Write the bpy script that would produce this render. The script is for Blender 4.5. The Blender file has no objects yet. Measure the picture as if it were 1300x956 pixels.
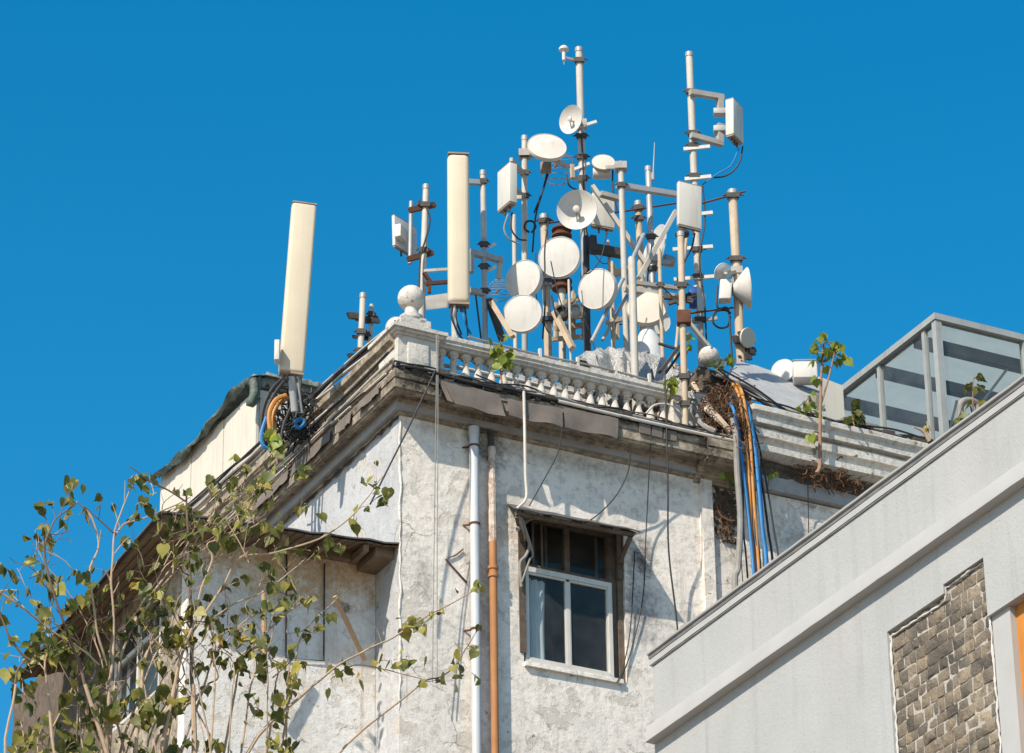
import bpy, bmesh, math, random
def linsp(a, b, n): return [a+(b-a)*i/(n-1) for i in range(n)]
from mathutils import Vector, Matrix, noise as mnoise
random.seed(7)
sc = bpy.context.scene
COL = sc.collection
R = math.radians

# ------------------------------------------------------------------ camera solved from the photograph's vanishing points
FOC = 4890.0; PITCH = R(27.9); ROLL = R(-.8185); AZ = R(27.6); PPX, PPY = 650.0, 433.5
def _rz(v): return Vector((v[0]*math.cos(AZ)+v[1]*math.sin(AZ), -v[0]*math.sin(AZ)+v[1]*math.cos(AZ), v[2]))
_c, _s = math.cos(PITCH), math.sin(PITCH)
_ri, _fw, _up = Vector((1,0,0)), Vector((0,_c,_s)), Vector((0,-_s,_c))
CR = _rz(math.cos(ROLL)*_ri+math.sin(ROLL)*_up); CU = _rz(-math.sin(ROLL)*_ri+math.cos(ROLL)*_up); CF = _rz(_fw)
def ray(x, y): return CF + (x-PPX)/FOC*CR - (y-PPY)/FOC*CU
H = 24.2                                     # height of the corner's cornice foot above the street
CORNER = ray(508,525)*50                     # corner of the old building, seen from the camera
CAM = Vector((0,0,H)) - CORNER
# world axes: X = u along the street front (to the right), Y = v back along the left flank, Z up
def V(x, y, v=0.0):
    d = ray(x,y); return CAM + d*((v-CAM.y)/d.y)
def U(x, y, u=0.0):
    d = ray(x,y); return CAM + d*((u-CAM.x)/d.x)
def depth(p): return (Vector(p)-CAM).dot(CF)
def P(u, v, z): return Vector((u, v, z+H))
VIEW = Vector((math.sin(AZ), math.cos(AZ), 0)); SIDE = Vector((math.cos(AZ), -math.sin(AZ), 0))
ROOF = .42                                   # roof deck, above the cornice foot

# ------------------------------------------------------------------ materials
MATS = {}
class NT:
    def __init__(s, name):
        s.m = bpy.data.materials.new(name); s.m.use_nodes = True; s.t = s.m.node_tree
        s.b = s.t.nodes['Principled BSDF']; s.tc = s.n('ShaderNodeTexCoord')
    def n(s, k, **kw):
        x = s.t.nodes.new(k)
        for a, b in kw.items(): setattr(x, a, b)
        return x
    def l(s, a, b): s.t.links.new(a, b)
    def mapping(s, scale=(1,1,1)):
        m = s.n('ShaderNodeMapping'); m.inputs['Scale'].default_value = scale
        s.l(s.tc.outputs['Object'], m.inputs['Vector']); return m.outputs['Vector']
    def noise(s, scale, detail=6, rough=.6, stretch=None, dist=0):
        t = s.n('ShaderNodeTexNoise'); t.inputs['Scale'].default_value = scale; t.inputs['Detail'].default_value = detail
        t.inputs['Roughness'].default_value = rough; t.inputs['Distortion'].default_value = dist
        s.l(s.mapping(stretch or (1,1,1)), t.inputs['Vector']); return t.outputs['Fac']
    def ramp(s, fac, lo, hi, a=0, b=1):
        r = s.n('ShaderNodeMapRange'); r.inputs[1].default_value = lo; r.inputs[2].default_value = hi
        r.inputs[3].default_value = a; r.inputs[4].default_value = b; s.l(fac, r.inputs[0]); return r.outputs[0]
    def mix(s, fac, a, b, mode='MIX'):
        x = s.n('ShaderNodeMix', data_type='RGBA', blend_type=mode)
        if isinstance(fac, (int,float)): x.inputs[0].default_value = fac
        else: s.l(fac, x.inputs[0])
        for i, c in ((6,a),(7,b)):
            if isinstance(c, tuple): x.inputs[i].default_value = (*c,1)
            else: s.l(c, x.inputs[i])
        return x.outputs[2]
    def mul(s, a, b):
        x = s.n('ShaderNodeMath', operation='MULTIPLY')
        for i, c in ((0,a),(1,b)):
            if isinstance(c,(int,float)): x.inputs[i].default_value = c
            else: s.l(c, x.inputs[i])
        return x.outputs[0]
    def bump(s, h, strength=.5, dist=.02):
        b = s.n('ShaderNodeBump'); b.inputs['Strength'].default_value = strength; b.inputs['Distance'].default_value = dist
        s.l(h, b.inputs['Height']); s.l(b.outputs[0], s.b.inputs['Normal'])
    def done(s, col, rough=.8, metal=0.0, spec=.3):
        if isinstance(col, tuple): s.b.inputs['Base Color'].default_value = (*col,1)
        else: s.l(col, s.b.inputs['Base Color'])
        s.b.inputs['Roughness'].default_value = rough; s.b.inputs['Metallic'].default_value = metal
        s.b.inputs['Specular IOR Level'].default_value = spec
        MATS[s.m.name] = s.m; return s.m
def weathered(name, a, b, dirt, amount=.5, scale=3.0, dscale=5.0, rough=.8, bump=.3, bscale=60, bdist=.006, streak=False, metal=0, spec=.3):
    k = NT(name)
    c = k.mix(k.ramp(k.noise(scale), .35, .65), a, b)
    lo = .78-.4*amount
    d = k.ramp(k.noise(dscale, 9, .68, dist=.6), lo, lo+.22)
    c = k.mix(k.mul(d, .85), c, dirt)
    if streak:
        sfac = k.ramp(k.noise(6, 5, .6, (2.2,2.2,.18)), .52, .8)
        c = k.mix(k.mul(sfac, .55), c, dirt)
    k.bump(k.noise(bscale, 5, .6), bump, bdist)
    return k.done(c, rough, metal, spec)

def _st(u, v, z): return (u-4, v-4, z+H)
def plaster(name, a, b, dirt, damount, pale, fine=70, stains=(), under=(.50,.445,.38)):
    k = NT(name)
    c = k.mix(k.ramp(k.noise(1.3, 6, .6), .36, .66), a, b)
    c = k.mix(k.ramp(k.noise(2.6, 10, .72, dist=.15), .5, .68, 0, .8), c, pale)
    big = k.ramp(k.noise(.9, 8, .7, dist=.15), .48, .72)
    d = k.ramp(k.noise(7, 11, .78, dist=.1), .62-.2*damount, .86-.2*damount)
    c = k.mix(k.mul(d, .8), c, dirt)
    c = k.mix(k.mul(k.mul(big, k.ramp(k.noise(16, 8, .7), .38, .62)), .75*damount+.1), c, dirt)
    st = k.ramp(k.noise(5, 7, .7, (2.4,2.4,.12)), .53, .74)
    c = k.mix(k.mul(k.mul(st, k.ramp(k.noise(.8, 4, .6), .40, .62)), .25+.65*damount), c, dirt)
    st2 = k.ramp(k.noise(9, 6, .65, (3,3,.08)), .60, .72)
    c = k.mix(k.mul(st2, .55*damount), c, (.34,.25,.16))
    fl = k.ramp(k.noise(2.3, 12, .62), .575, .592)
    c = k.mix(k.mul(fl, .62), c, under)
    fl2 = k.ramp(k.noise(5.5, 10, .6), .655, .668)
    c = k.mix(k.mul(fl2, .7), c, dirt)
    # hairline cracks
    vo = k.n('ShaderNodeTexVoronoi', feature='DISTANCE_TO_EDGE'); vo.inputs['Scale'].default_value = 1.1
    nz = k.n('ShaderNodeTexNoise'); nz.inputs['Scale'].default_value = 4; nz.inputs['Detail'].default_value = 6
    k.l(k.mapping(), nz.inputs['Vector'])
    mx = k.n('ShaderNodeMix', data_type='VECTOR'); mx.inputs[0].default_value = .22
    k.l(k.mapping(), mx.inputs[4]); k.l(nz.outputs['Color'], mx.inputs[5]); k.l(mx.outputs[1], vo.inputs['Vector'])
    cr = k.ramp(vo.outputs['Distance'], .0, .010, 1, 0)
    cr = k.mul(cr, k.ramp(k.noise(1.7), .5, .62))
    c = k.mix(k.mul(cr, .7), c, (.09,.08,.07))
    sp = k.ramp(k.noise(60, 4, .65), .60, .70)
    c = k.mix(k.mul(sp, .45), c, dirt)
    for (pos, rad, colr, amt, lo_) in stains:
        vm = k.n('ShaderNodeVectorMath', operation='SUBTRACT'); k.l(k.tc.outputs['Object'], vm.inputs[0]); vm.inputs[1].default_value = pos
        v2 = k.n('ShaderNodeVectorMath', operation='DIVIDE'); k.l(vm.outputs[0], v2.inputs[0]); v2.inputs[1].default_value = rad
        v3 = k.n('ShaderNodeVectorMath', operation='LENGTH'); k.l(v2.outputs[0], v3.inputs[0])
        ad = k.n('ShaderNodeMath', operation='ADD'); k.l(v3.outputs['Value'], ad.inputs[0]); k.l(k.ramp(k.noise(5, 9, .72), .2, .8, -.75, .75), ad.inputs[1])
        f = k.mul(k.ramp(ad.outputs[0], lo_, 1.0, 1, 0), amt); f = k.mul(f, k.ramp(k.noise(14, 9, .75), .34, .6, .35, 1))
        c = k.mix(f, c, colr)
    h = k.n('ShaderNodeMath', operation='ADD'); k.l(k.noise(9, 8, .65), h.inputs[0]); k.l(k.mul(k.noise(fine, 4, .6), .35), h.inputs[1])
    h2 = k.n('ShaderNodeMath', operation='SUBTRACT'); k.l(h.outputs[0], h2.inputs[0]); k.l(k.mul(fl, .35), h2.inputs[1]); h = h2
    k.bump(h.outputs[0], .55, .03)
    return k.done(c, .92, 0, .15)

plaster('front_plaster', (.755,.69,.615), (.665,.61,.55), (.15,.135,.12), .58, (.85,.78,.685), stains=[(_st(1.15,0,-.2),(.26,2,.40),(.07,.06,.05),.85,.3),(_st(1.38,0,-.1),(.2,2,.5),(.06,.05,.045),.8,.3),(_st(3.55,0,-1.35),(.26,2,.42),(.045,.045,.045),.95,.3),(_st(3.5,0,-2.1),(.4,2,.65),(.16,.16,.17),.85,.3),(_st(4.85,0,-.6),(.3,2,.6),(.07,.06,.05),.8,.2),(_st(2.6,0,-.15),(2.4,2,.22),(.22,.20,.17),.6,.2),(_st(6.4,0,-.5),(1.3,2,.5),(.20,.20,.20),.6,.2),(_st(1.2,0,-2.4),(.22,2,1.6),(.24,.22,.19),.6,.2),(_st(.35,0,-2.3),(.2,2,.5),(.22,.20,.18),.6,.2)])
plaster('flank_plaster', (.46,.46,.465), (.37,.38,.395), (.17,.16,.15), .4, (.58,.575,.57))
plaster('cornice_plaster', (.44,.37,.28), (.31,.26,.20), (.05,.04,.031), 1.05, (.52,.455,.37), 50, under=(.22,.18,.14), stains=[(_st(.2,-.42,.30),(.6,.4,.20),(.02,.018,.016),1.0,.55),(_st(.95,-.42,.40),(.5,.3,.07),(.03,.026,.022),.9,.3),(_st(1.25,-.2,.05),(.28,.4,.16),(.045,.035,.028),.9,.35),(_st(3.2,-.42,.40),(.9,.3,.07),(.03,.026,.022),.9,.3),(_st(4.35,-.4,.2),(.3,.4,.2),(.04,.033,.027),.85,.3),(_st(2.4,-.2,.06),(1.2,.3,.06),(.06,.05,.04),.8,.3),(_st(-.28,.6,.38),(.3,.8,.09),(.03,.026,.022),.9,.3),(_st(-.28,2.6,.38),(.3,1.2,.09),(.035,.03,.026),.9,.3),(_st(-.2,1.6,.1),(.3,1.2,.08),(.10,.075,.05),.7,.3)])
plaster('rail_plaster', (.60,.56,.50), (.49,.46,.42), (.13,.115,.10), .6, (.68,.64,.58), 50)
plaster('band_plaster', (.60,.565,.50), (.48,.46,.42), (.10,.085,.07), .55, (.68,.64,.57), 50)
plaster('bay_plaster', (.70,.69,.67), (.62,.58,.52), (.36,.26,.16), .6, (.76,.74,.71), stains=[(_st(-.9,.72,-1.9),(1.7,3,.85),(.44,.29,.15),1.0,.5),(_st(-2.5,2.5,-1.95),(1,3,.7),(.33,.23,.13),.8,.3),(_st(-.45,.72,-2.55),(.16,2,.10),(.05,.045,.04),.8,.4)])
plaster('rotten_plaster', (.085,.068,.054), (.13,.106,.085), (.022,.018,.015), .85, (.19,.16,.13), 40, under=(.05,.04,.032))
weathered('dark_ledge', (.035,.031,.028), (.075,.066,.058), (.20,.18,.16), .35, 6, 9, .95, .8, 40, .02)
k = NT('grey_render')
c = k.mix(k.ramp(k.noise(1.5, 6), .35, .65), (.335,.34,.335), (.365,.37,.365))
c = k.mix(k.ramp(k.noise(.5, 5, .6, (1,1,.3)), .5, .7, 0, .5), c, (.40,.395,.38))
c = k.mix(k.mul(k.ramp(k.noise(3, 7, .65, (2,2,.10)), .54, .74), .5), c, (.27,.25,.235))
c = k.mix(k.mul(k.ramp(k.noise(.7, 5, .6), .5, .62), .18), c, (.40,.365,.335))
c = k.mix(k.mul(k.ramp(k.noise(30, 4, .7), .61, .67), .55), c, (.17,.165,.16))
c = k.mix(k.mul(k.ramp(k.noise(2.2, 9, .7), .60, .78), .22), c, (.36,.30,.26))
h = k.n('ShaderNodeMath', operation='ADD'); k.l(k.noise(55, 4, .65), h.inputs[0]); k.l(k.noise(14, 4, .6), h.inputs[1])
k.bump(h.outputs[0], .42, .012); k.done(c, .9, 0, .2)
weathered('smooth_render', (.35,.345,.335), (.38,.375,.365), (.28,.26,.24), .25, 2, 5, .85, .25, 40, .004)
weathered('edge_grey', (.11,.115,.12), (.17,.17,.17), (.06,.06,.06), .4, 5, 9, .8, .4)
k = NT('stone')
c = k.mix(k.ramp(k.noise(3.1, 4, .6), .38, .62), (.25,.215,.175), (.14,.13,.12))
c = k.mix(k.ramp(k.noise(1.9, 3, .5), .52, .6), c, (.30,.265,.215))
c = k.mix(k.ramp(k.noise(17, 9, .75), .54, .72), c, (.06,.052,.045))
c = k.mix(k.ramp(k.noise(9, 8, .7), .60, .74, 0, .6), c, (.46,.41,.34))
ge = k.n('ShaderNodeNewGeometry'); ri = k.n('ShaderNodeValToRGB'); k.l(ge.outputs['Random Per Island'], ri.inputs[0])
ri.color_ramp.elements[0].color = (.55,.55,.56,1); ri.color_ramp.elements[1].color = (1.25,1.15,1.0,1)
c = k.mix(1.0, c, ri.outputs[0], 'MULTIPLY')
k.bump(k.noise(22, 9, .7), 1.0, .035); k.done(c, .95, 0, .1)
weathered('mortar', (.42,.385,.335), (.35,.32,.28), (.15,.13,.105), .5, 8, 12, .95, .9, 40, .015)
weathered('white_plaster_edge', (.52,.50,.475), (.46,.445,.42), (.30,.27,.24), .25, 5, 9, .9, .4, 50)
weathered('dish_white', (.565,.535,.495), (.52,.495,.455), (.34,.26,.19), .36, 3, 5, .55, .05, 30, .002, True)
weathered('dish_stained', (.55,.50,.445), (.50,.44,.385), (.27,.16,.10), .52, 4, 7, .6, .1, 30, .003)
weathered('dish_cream', (.54,.485,.41), (.47,.425,.36), (.30,.245,.19), .3, 3, 6, .6, .1, 30, .003)
k = NT('radome_cream')
c = k.mix(k.ramp(k.noise(1.4, 5), .35, .65), (.57,.49,.365), (.52,.445,.33))
c = k.mix(k.mul(k.ramp(k.noise(5, 6, .65, (3,3,.12)), .5, .8), .5), c, (.47,.39,.28))
c = k.mix(k.mul(k.ramp(k.noise(140, 2, .5), .55, .7), .25), c, (.45,.39,.30))
c = k.mix(k.mul(k.ramp(k.noise(20, 8, .7), .66, .76), .5), c, (.38,.29,.2))
k.done(c, .62, 0, .3)
weathered('panel_white', (.55,.52,.465), (.49,.465,.415), (.34,.29,.22), .25, 2, 6, .5, .05, 30, .002, True)
weathered('panel_grey', (.52,.525,.52), (.46,.465,.46), (.28,.25,.22), .25, 3, 6, .55, .08, 30, .003, True)
weathered('panel_edge', (.30,.23,.17), (.22,.17,.13), (.10,.06,.04), .4, 8, 12, .7, .2)
weathered('pole_pale', (.45,.415,.36), (.38,.35,.305), (.22,.145,.095), .42, 4, 7, .65, .1, 40, .003, True)
weathered('pole_grey', (.33,.34,.345), (.27,.28,.285), (.16,.13,.11), .35, 4, 8, .6, .1, 40, .003, True)
weathered('pole_beige', (.47,.375,.27), (.40,.315,.225), (.20,.115,.06), .5, 4, 6, .75, .12, 40, .003, True)
weathered('galv', (.36,.36,.35), (.30,.30,.295), (.20,.155,.12), .35, 5, 8, .5, .1, 40, .003, False, .2)
weathered('rust', (.125,.05,.028), (.08,.038,.024), (.035,.022,.017), .5, 9, 14, .9, .6, 60, .006)
weathered('orange_rust', (.40,.185,.075), (.34,.15,.06), (.16,.08,.04), .32, 3, 8, .75, .2, 50, .004, True)
weathered('dark_iron', (.045,.042,.04), (.075,.068,.062), (.14,.08,.05), .35, 8, 12, .75, .4)
weathered('steel_bar', (.36,.335,.30), (.29,.27,.24), (.15,.09,.06), .45, 6, 9, .7, .2, 50, .004)
weathered('wood_bar', (.46,.36,.25), (.38,.29,.2), (.18,.12,.075), .4, 6, 9, .85, .3, 50, .005)
weathered('rotten_wood', (.10,.072,.052), (.15,.115,.085), (.03,.022,.017), .6, 7, 10, .9, .8, 50, .012, True)
weathered('soffit_wood', (.22,.155,.10), (.15,.105,.07), (.035,.024,.017), .5, 5, 7, .9, .6, 40, .01)
k = NT('soffit_board'); wv = k.n('ShaderNodeTexWave', wave_type='BANDS', bands_direction='X'); wv.inputs['Scale'].default_value = 2.6; wv.inputs['Distortion'].default_value = .25
k.l(k.mapping(), wv.inputs['Vector'])
c = k.mix(k.ramp(k.noise(3, 6, .6, (3,.4,1)), .35, .65), (.20,.14,.09), (.125,.085,.055))
c = k.mix(k.ramp(k.noise(6, 8, .7), .52, .7), c, (.05,.036,.026)); c = k.mix(k.ramp(wv.outputs['Fac'], .0, .12, .85, 0), c, (.02,.015,.011))
k.bump(wv.outputs['Fac'], .3, .02); k.done(c, .9, 0, .15)
weathered('tin_sheet', (.075,.07,.066), (.11,.10,.093), (.17,.10,.06), .3, 5, 8, .65, .3, 40, .006)
weathered('upvc_pipe', (.50,.515,.53), (.45,.465,.48), (.30,.285,.265), .22, 2, 6, .45, .04, 30, .002, True)
weathered('peeled_pipe', (.60,.53,.46), (.42,.32,.25), (.20,.09,.045), .8, 9, 12, .9, .7, 40, .01)
weathered('flap_sheet', (.125,.103,.088), (.17,.143,.122), (.07,.057,.05), .35, 4, 6, .85, .4, 30, .01)
weathered('window_frame', (.56,.535,.49), (.50,.48,.44), (.30,.25,.20), .3, 3, 8, .5, .06, 40, .002, True)
weathered('shed_panel', (.58,.535,.455), (.53,.49,.415), (.36,.29,.20), .3, 1.5, 4, .7, .1, 30, .004, True)
weathered('green_tarp', (.05,.075,.06), (.12,.14,.12), (.26,.26,.22), .6, 5, 7, .6, .7, 14, .03)
weathered('grey_tarp', (.15,.17,.16), (.21,.22,.20), (.09,.10,.09), .4, 4, 7, .6, .7, 14, .03)
weathered('roof_sheet', (.34,.34,.34), (.27,.275,.28), (.16,.13,.11), .5, 4, 9, .85, .6, 30, .015)
weathered('foil', (.40,.39,.375), (.29,.285,.275), (.15,.14,.125), .5, 6, 10, .42, .9, 24, .04, False, .4, .5)
weathered('rubble', (.30,.27,.235), (.20,.18,.155), (.07,.06,.05), .5, 8, 14, .95, .9, 40, .03)
weathered('black_cable', (.022,.022,.024), (.035,.034,.034), (.10,.09,.08), .3, 6, 9, .6, .1)
weathered('grey_cable', (.26,.245,.225), (.20,.19,.175), (.10,.085,.07), .35, 6, 9, .7, .1)
weathered('pale_cable', (.56,.52,.46), (.46,.42,.37), (.26,.21,.17), .35, 6, 9, .7, .1)
weathered('blue_cable', (.03,.21,.47), (.03,.15,.36), (.16,.16,.15), .5, 5, 9, .5, .06)
weathered('orange_cable', (.50,.23,.055), (.42,.18,.045), (.17,.08,.04), .5, 5, 8, .55, .06)
weathered('blue_plastic', (.015,.06,.22), (.02,.075,.26), (.05,.05,.07), .2, 4, 8, .5, .05)
weathered('bark', (.36,.26,.175), (.43,.32,.22), (.18,.12,.08), .4, 9, 13, .9, .6, 60, .006)
weathered('dark_bark', (.12,.085,.065), (.165,.12,.09), (.06,.045,.035), .4, 9, 13, .9, .6, 60, .006)
weathered('red_stem', (.28,.175,.115), (.23,.135,.085), (.2,.12,.08), .3, 9, 13, .8, .3, 60, .004)
weathered('bamboo', (.46,.30,.17), (.38,.24,.13), (.2,.13,.08), .3, 6, 12, .7, .2)
weathered('root_brown', (.10,.052,.028), (.17,.088,.045), (.06,.038,.024), .4, 12, 18, .95, .4)
weathered('orange_door', (.50,.20,.035), (.44,.165,.03), (.25,.1,.03), .25, 4, 7, .55, .1, 40, .003, True)
weathered('glass_frame', (.31,.325,.32), (.26,.275,.27), (.17,.12,.09), .45, 4, 8, .6, .1, 40, .003, True)
weathered('inner_wall', (.36,.395,.40), (.33,.365,.37), (.24,.26,.26), .3, 2, 4, .8, .05)
k = NT('ceiling_sheet'); c = k.mix(k.ramp(k.noise(2,5), .35, .65), (.50,.55,.54), (.44,.49,.48))
tr = k.n('ShaderNodeBsdfTranslucent'); k.l(c, tr.inputs['Color']); mx = k.n('ShaderNodeMixShader'); mx.inputs[0].default_value = .55
k.done(c, .8, 0, .2); k.l(k.b.outputs[0], mx.inputs[1]); k.l(tr.outputs[0], mx.inputs[2]); k.l(mx.outputs[0], k.t.nodes['Material Output'].inputs['Surface'])
weathered('dark_beam', (.035,.042,.05), (.05,.057,.065), (.08,.08,.08), .3, 4, 8, .7, .1)
weathered('curtain', (.78,.82,.84), (.70,.75,.78), (.5,.54,.57), .2, 4, 7, .9, .1)
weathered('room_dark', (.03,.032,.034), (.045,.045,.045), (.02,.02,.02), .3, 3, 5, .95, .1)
weathered('asphalt', (.045,.045,.047), (.06,.06,.06), (.03,.03,.03), .4, 2, 6, .95, .5, 60, .01)
weathered('street_ground', (.36,.30,.235), (.30,.255,.20), (.10,.09,.08), .4, .3, 2, .95, .4, 20, .02)
def leafmat(name, a, b, c_):
    k = NT(name)
    c = k.mix(k.ramp(k.noise(9, 3, .5), .36, .64), a, b)
    c = k.mix(k.ramp(k.noise(5.5, 4, .6), .58, .66), c, c_)
    k.b.inputs['Subsurface Weight'].default_value = 0
    tr = k.n('ShaderNodeBsdfTranslucent'); k.l(c, tr.inputs['Color'])
    mx = k.n('ShaderNodeMixShader'); mx.inputs[0].default_value = .3
    k.done(c, .46, 0, .25); k.l(k.b.outputs[0], mx.inputs[1]); k.l(tr.outputs[0], mx.inputs[2])
    k.l(mx.outputs[0], k.t.nodes['Material Output'].inputs['Surface'])
leafmat('leaf', (.062,.080,.016), (.145,.142,.032), (.42,.35,.10))
leafmat('leaf_dry', (.22,.21,.04), (.34,.29,.07), (.48,.30,.08))
leafmat('leaf_bright', (.14,.21,.035), (.24,.27,.04), (.40,.34,.05))
def glassmat(name, tint, mixv, rough=.03, refl=(.42,.36,.30), dust=.05):
    k = NT(name)
    tr = k.n('ShaderNodeBsdfTransparent'); tr.inputs[0].default_value = (*tint,1)
    gl = k.n('ShaderNodeBsdfGlossy'); gl.inputs['Roughness'].default_value = rough; gl.inputs[0].default_value = (*refl,1)
    lw = k.n('ShaderNodeLayerWeight'); lw.inputs[0].default_value = .5
    p5 = k.n('ShaderNodeMath', operation='POWER'); k.l(lw.outputs['Facing'], p5.inputs[0]); p5.inputs[1].default_value = 5
    ad = k.n('ShaderNodeMath', operation='ADD'); ad.inputs[1].default_value = mixv+.05; k.l(p5.outputs[0], ad.inputs[0])
    mx = k.n('ShaderNodeMixShader'); k.l(ad.outputs[0], mx.inputs[0]); k.l(tr.outputs[0], mx.inputs[1]); k.l(gl.outputs[0], mx.inputs[2])
    df = k.n('ShaderNodeBsdfDiffuse'); df.inputs[0].default_value = (.34,.335,.33,1)
    m2 = k.n('ShaderNodeMixShader'); k.l(k.ramp(k.noise(2.5,7,.7), .3, .75, dust*.4, dust*1.6), m2.inputs[0]); k.l(mx.outputs[0], m2.inputs[1]); k.l(df.outputs[0], m2.inputs[2])
    k.l(m2.outputs[0], k.t.nodes['Material Output'].inputs['Surface']); MATS[name] = k.m
glassmat('window_glass', (.86,.88,.88), .0)
glassmat('box_glass', (.92,.95,.94), .0, .06, (.6,.6,.58), .07)

# ------------------------------------------------------------------ mesh builder
class MB:
    def __init__(s): s.v = []; s.f = []
    def add(s, vs, fs):
        o = len(s.v); s.v += [Vector(p) for p in vs]; s.f += [tuple(i+o for i in f) for f in fs]; return s
    def box(s, lo, hi, j=0):
        (a,b,c),(d,e,f) = lo, hi
        vs = [(a,b,c),(d,b,c),(d,e,c),(a,e,c),(a,b,f),(d,b,f),(d,e,f),(a,e,f)]
        if j: vs = [Vector(p)+Vector((random.uniform(-j,j),)*3) for p in vs]
        return s.add(vs, [(3,2,1,0),(4,5,6,7),(0,1,5,4),(1,2,6,5),(2,3,7,6),(3,0,4,7)])
    def obox(s, c, ax, ay, az, bev=0):      # centre and three half-extent vectors
        c, ax, ay, az = map(Vector, (c,ax,ay,az))
        if not bev:
            vs = [c+i*ax+j*ay+k*az for k in (-1,1) for (i,j) in ((-1,-1),(1,-1),(1,1),(-1,1))]
            return s.add(vs, [(3,2,1,0),(4,5,6,7),(0,1,5,4),(1,2,6,5),(2,3,7,6),(3,0,4,7)])
        bm = bmesh.new(); bmesh.ops.create_cube(bm, size=2)
        L = (ax.length, ay.length, az.length)
        for q in bm.verts: q.co = Vector((q.co.x*L[0], q.co.y*L[1], q.co.z*L[2]))
        bmesh.ops.bevel(bm, geom=bm.edges[:], offset=min(bev, .45*min(L)*2), segments=3, affect='EDGES', profile=.5)
        M = Matrix((ax.normalized(), ay.normalized(), az.normalized())).transposed()
        bm.verts.index_update()
        s.add([c+M@q.co for q in bm.verts], [tuple(q.index for q in f.verts) for f in bm.faces]); bm.free(); return s
    def bar(s, a, b, w, h, up=(0,0,1)):
        a, b = Vector(a), Vector(b); d = (b-a).normalized(); x = d.cross(Vector(up))
        if x.length < 1e-3: x = d.cross(Vector((0,1,0)))
        x.normalize(); y = x.cross(d)
        return s.obox((a+b)/2, d*(b-a).length/2, x*w/2, y*h/2)
    def tube(s, pts, r, n=10, cap=True):
        pts = [Vector(p) for p in pts]; m = len(pts)
        rs = r if isinstance(r, (list,tuple)) else [r]*m
        d0 = (pts[1]-pts[0]).normalized(); x = d0.cross(Vector((0,0,1)))
        if x.length < .05: x = d0.cross(Vector((0,1,0)))
        x.normalize(); vs = []
        for i, p in enumerate(pts):
            d = (pts[min(i+1,m-1)]-pts[max(i-1,0)]).normalized()
            x = (x-d*x.dot(d)); x = x.normalized() if x.length > 1e-6 else d.orthogonal().normalized(); y = d.cross(x)
            vs += [p+rs[i]*(math.cos(2*math.pi*k/n)*x+math.sin(2*math.pi*k/n)*y) for k in range(n)]
        fs = [(i*n+k, i*n+(k+1)%n, (i+1)*n+(k+1)%n, (i+1)*n+k) for i in range(m-1) for k in range(n)]
        if cap: fs += [tuple(range(n-1,-1,-1)), tuple((m-1)*n+k for k in range(n))]
        return s.add(vs, fs)
    def lathe(s, c, ax, prof, n=40):         # prof: (radius, height along ax)
        c, ax = Vector(c), Vector(ax).normalized(); x = ax.orthogonal().normalized(); y = ax.cross(x); vs = []
        for (r,h) in prof:
            vs += [c+ax*h+max(r,1e-4)*(math.cos(2*math.pi*k/n)*x+math.sin(2*math.pi*k/n)*y) for k in range(n)]
        fs = [(i*n+k, i*n+(k+1)%n, (i+1)*n+(k+1)%n, (i+1)*n+k) for i in range(len(prof)-1) for k in range(n)]
        return s.add(vs, fs)
    def prism(s, poly, ext):                 # polygon of 3-D points extruded by a vector
        poly = [Vector(p) for p in poly]; e = Vector(ext); n = len(poly)
        return s.add(poly+[p+e for p in poly], [tuple(range(n-1,-1,-1)), tuple(range(n,2*n))]+[(k,(k+1)%n,n+(k+1)%n,n+k) for k in range(n)])
    def sweep(s, path, prof):                # path: list of (point, outward vector scaled at mitre); prof: closed list of (out, z)
        n = len(prof); vs = []
        for (p, o) in path:
            p, o = Vector(p), Vector(o); vs += [p+o*a+Vector((0,0,b)) for (a,b) in prof]
        fs = [(i*n+k, i*n+(k+1)%n, (i+1)*n+(k+1)%n, (i+1)*n+k) for i in range(len(path)-1) for k in range(n)]
        fs += [tuple(range(n-1,-1,-1)), tuple((len(path)-1)*n+k for k in range(n))]
        return s.add(vs, fs)
    def sheet(s, rows, th=.006):             # grid of points given thickness along its mean normal
        a = len(rows); b = len(rows[0]); g = [[Vector(p) for p in r] for r in rows]
        nrm = (g[0][-1]-g[0][0]).cross(g[-1][0]-g[0][0]).normalized()*th
        vs = [p for r in g for p in r]; vs += [p+nrm for p in vs]; N = a*b; fs = []
        for i in range(a-1):
            for j in range(b-1):
                q = (i*b+j, i*b+j+1, (i+1)*b+j+1, (i+1)*b+j); fs += [q[::-1], tuple(t+N for t in q)]
        edge = [j for j in range(b)]+[i*b+b-1 for i in range(1,a)]+[(a-1)*b+j for j in range(b-2,-1,-1)]+[i*b for i in range(a-2,0,-1)]
        fs += [(edge[t], edge[(t+1)%len(edge)], edge[(t+1)%len(edge)]+N, edge[t]+N) for t in range(len(edge))]
        return s.add(vs, fs)
    def build(s, name, mat, parent=None, base=None, sharp=38):
        me = bpy.data.meshes.new(name)
        if parent is not None:
            org = Vector(parent.matrix_world_base) if False else ORG[parent.name]
        else:
            if base is None:
                xs = [p.x for p in s.v]; ys = [p.y for p in s.v]; zs = [p.z for p in s.v]
                base = ((min(xs)+max(xs))/2, (min(ys)+max(ys))/2, min(zs))
            org = Vector(base)
        me.from_pydata([p-org for p in s.v], [], s.f); me.validate(); 
        bm = bmesh.new(); bm.from_mesh(me); bmesh.ops.recalc_face_normals(bm, faces=bm.faces[:]); bm.to_mesh(me); bm.free()
        me.polygons.foreach_set('use_smooth', [True]*len(me.polygons)); me.set_sharp_from_angle(angle=R(sharp))
        me.materials.append(MATS[mat]); o = bpy.data.objects.new(name, me); COL.objects.link(o)
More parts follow.
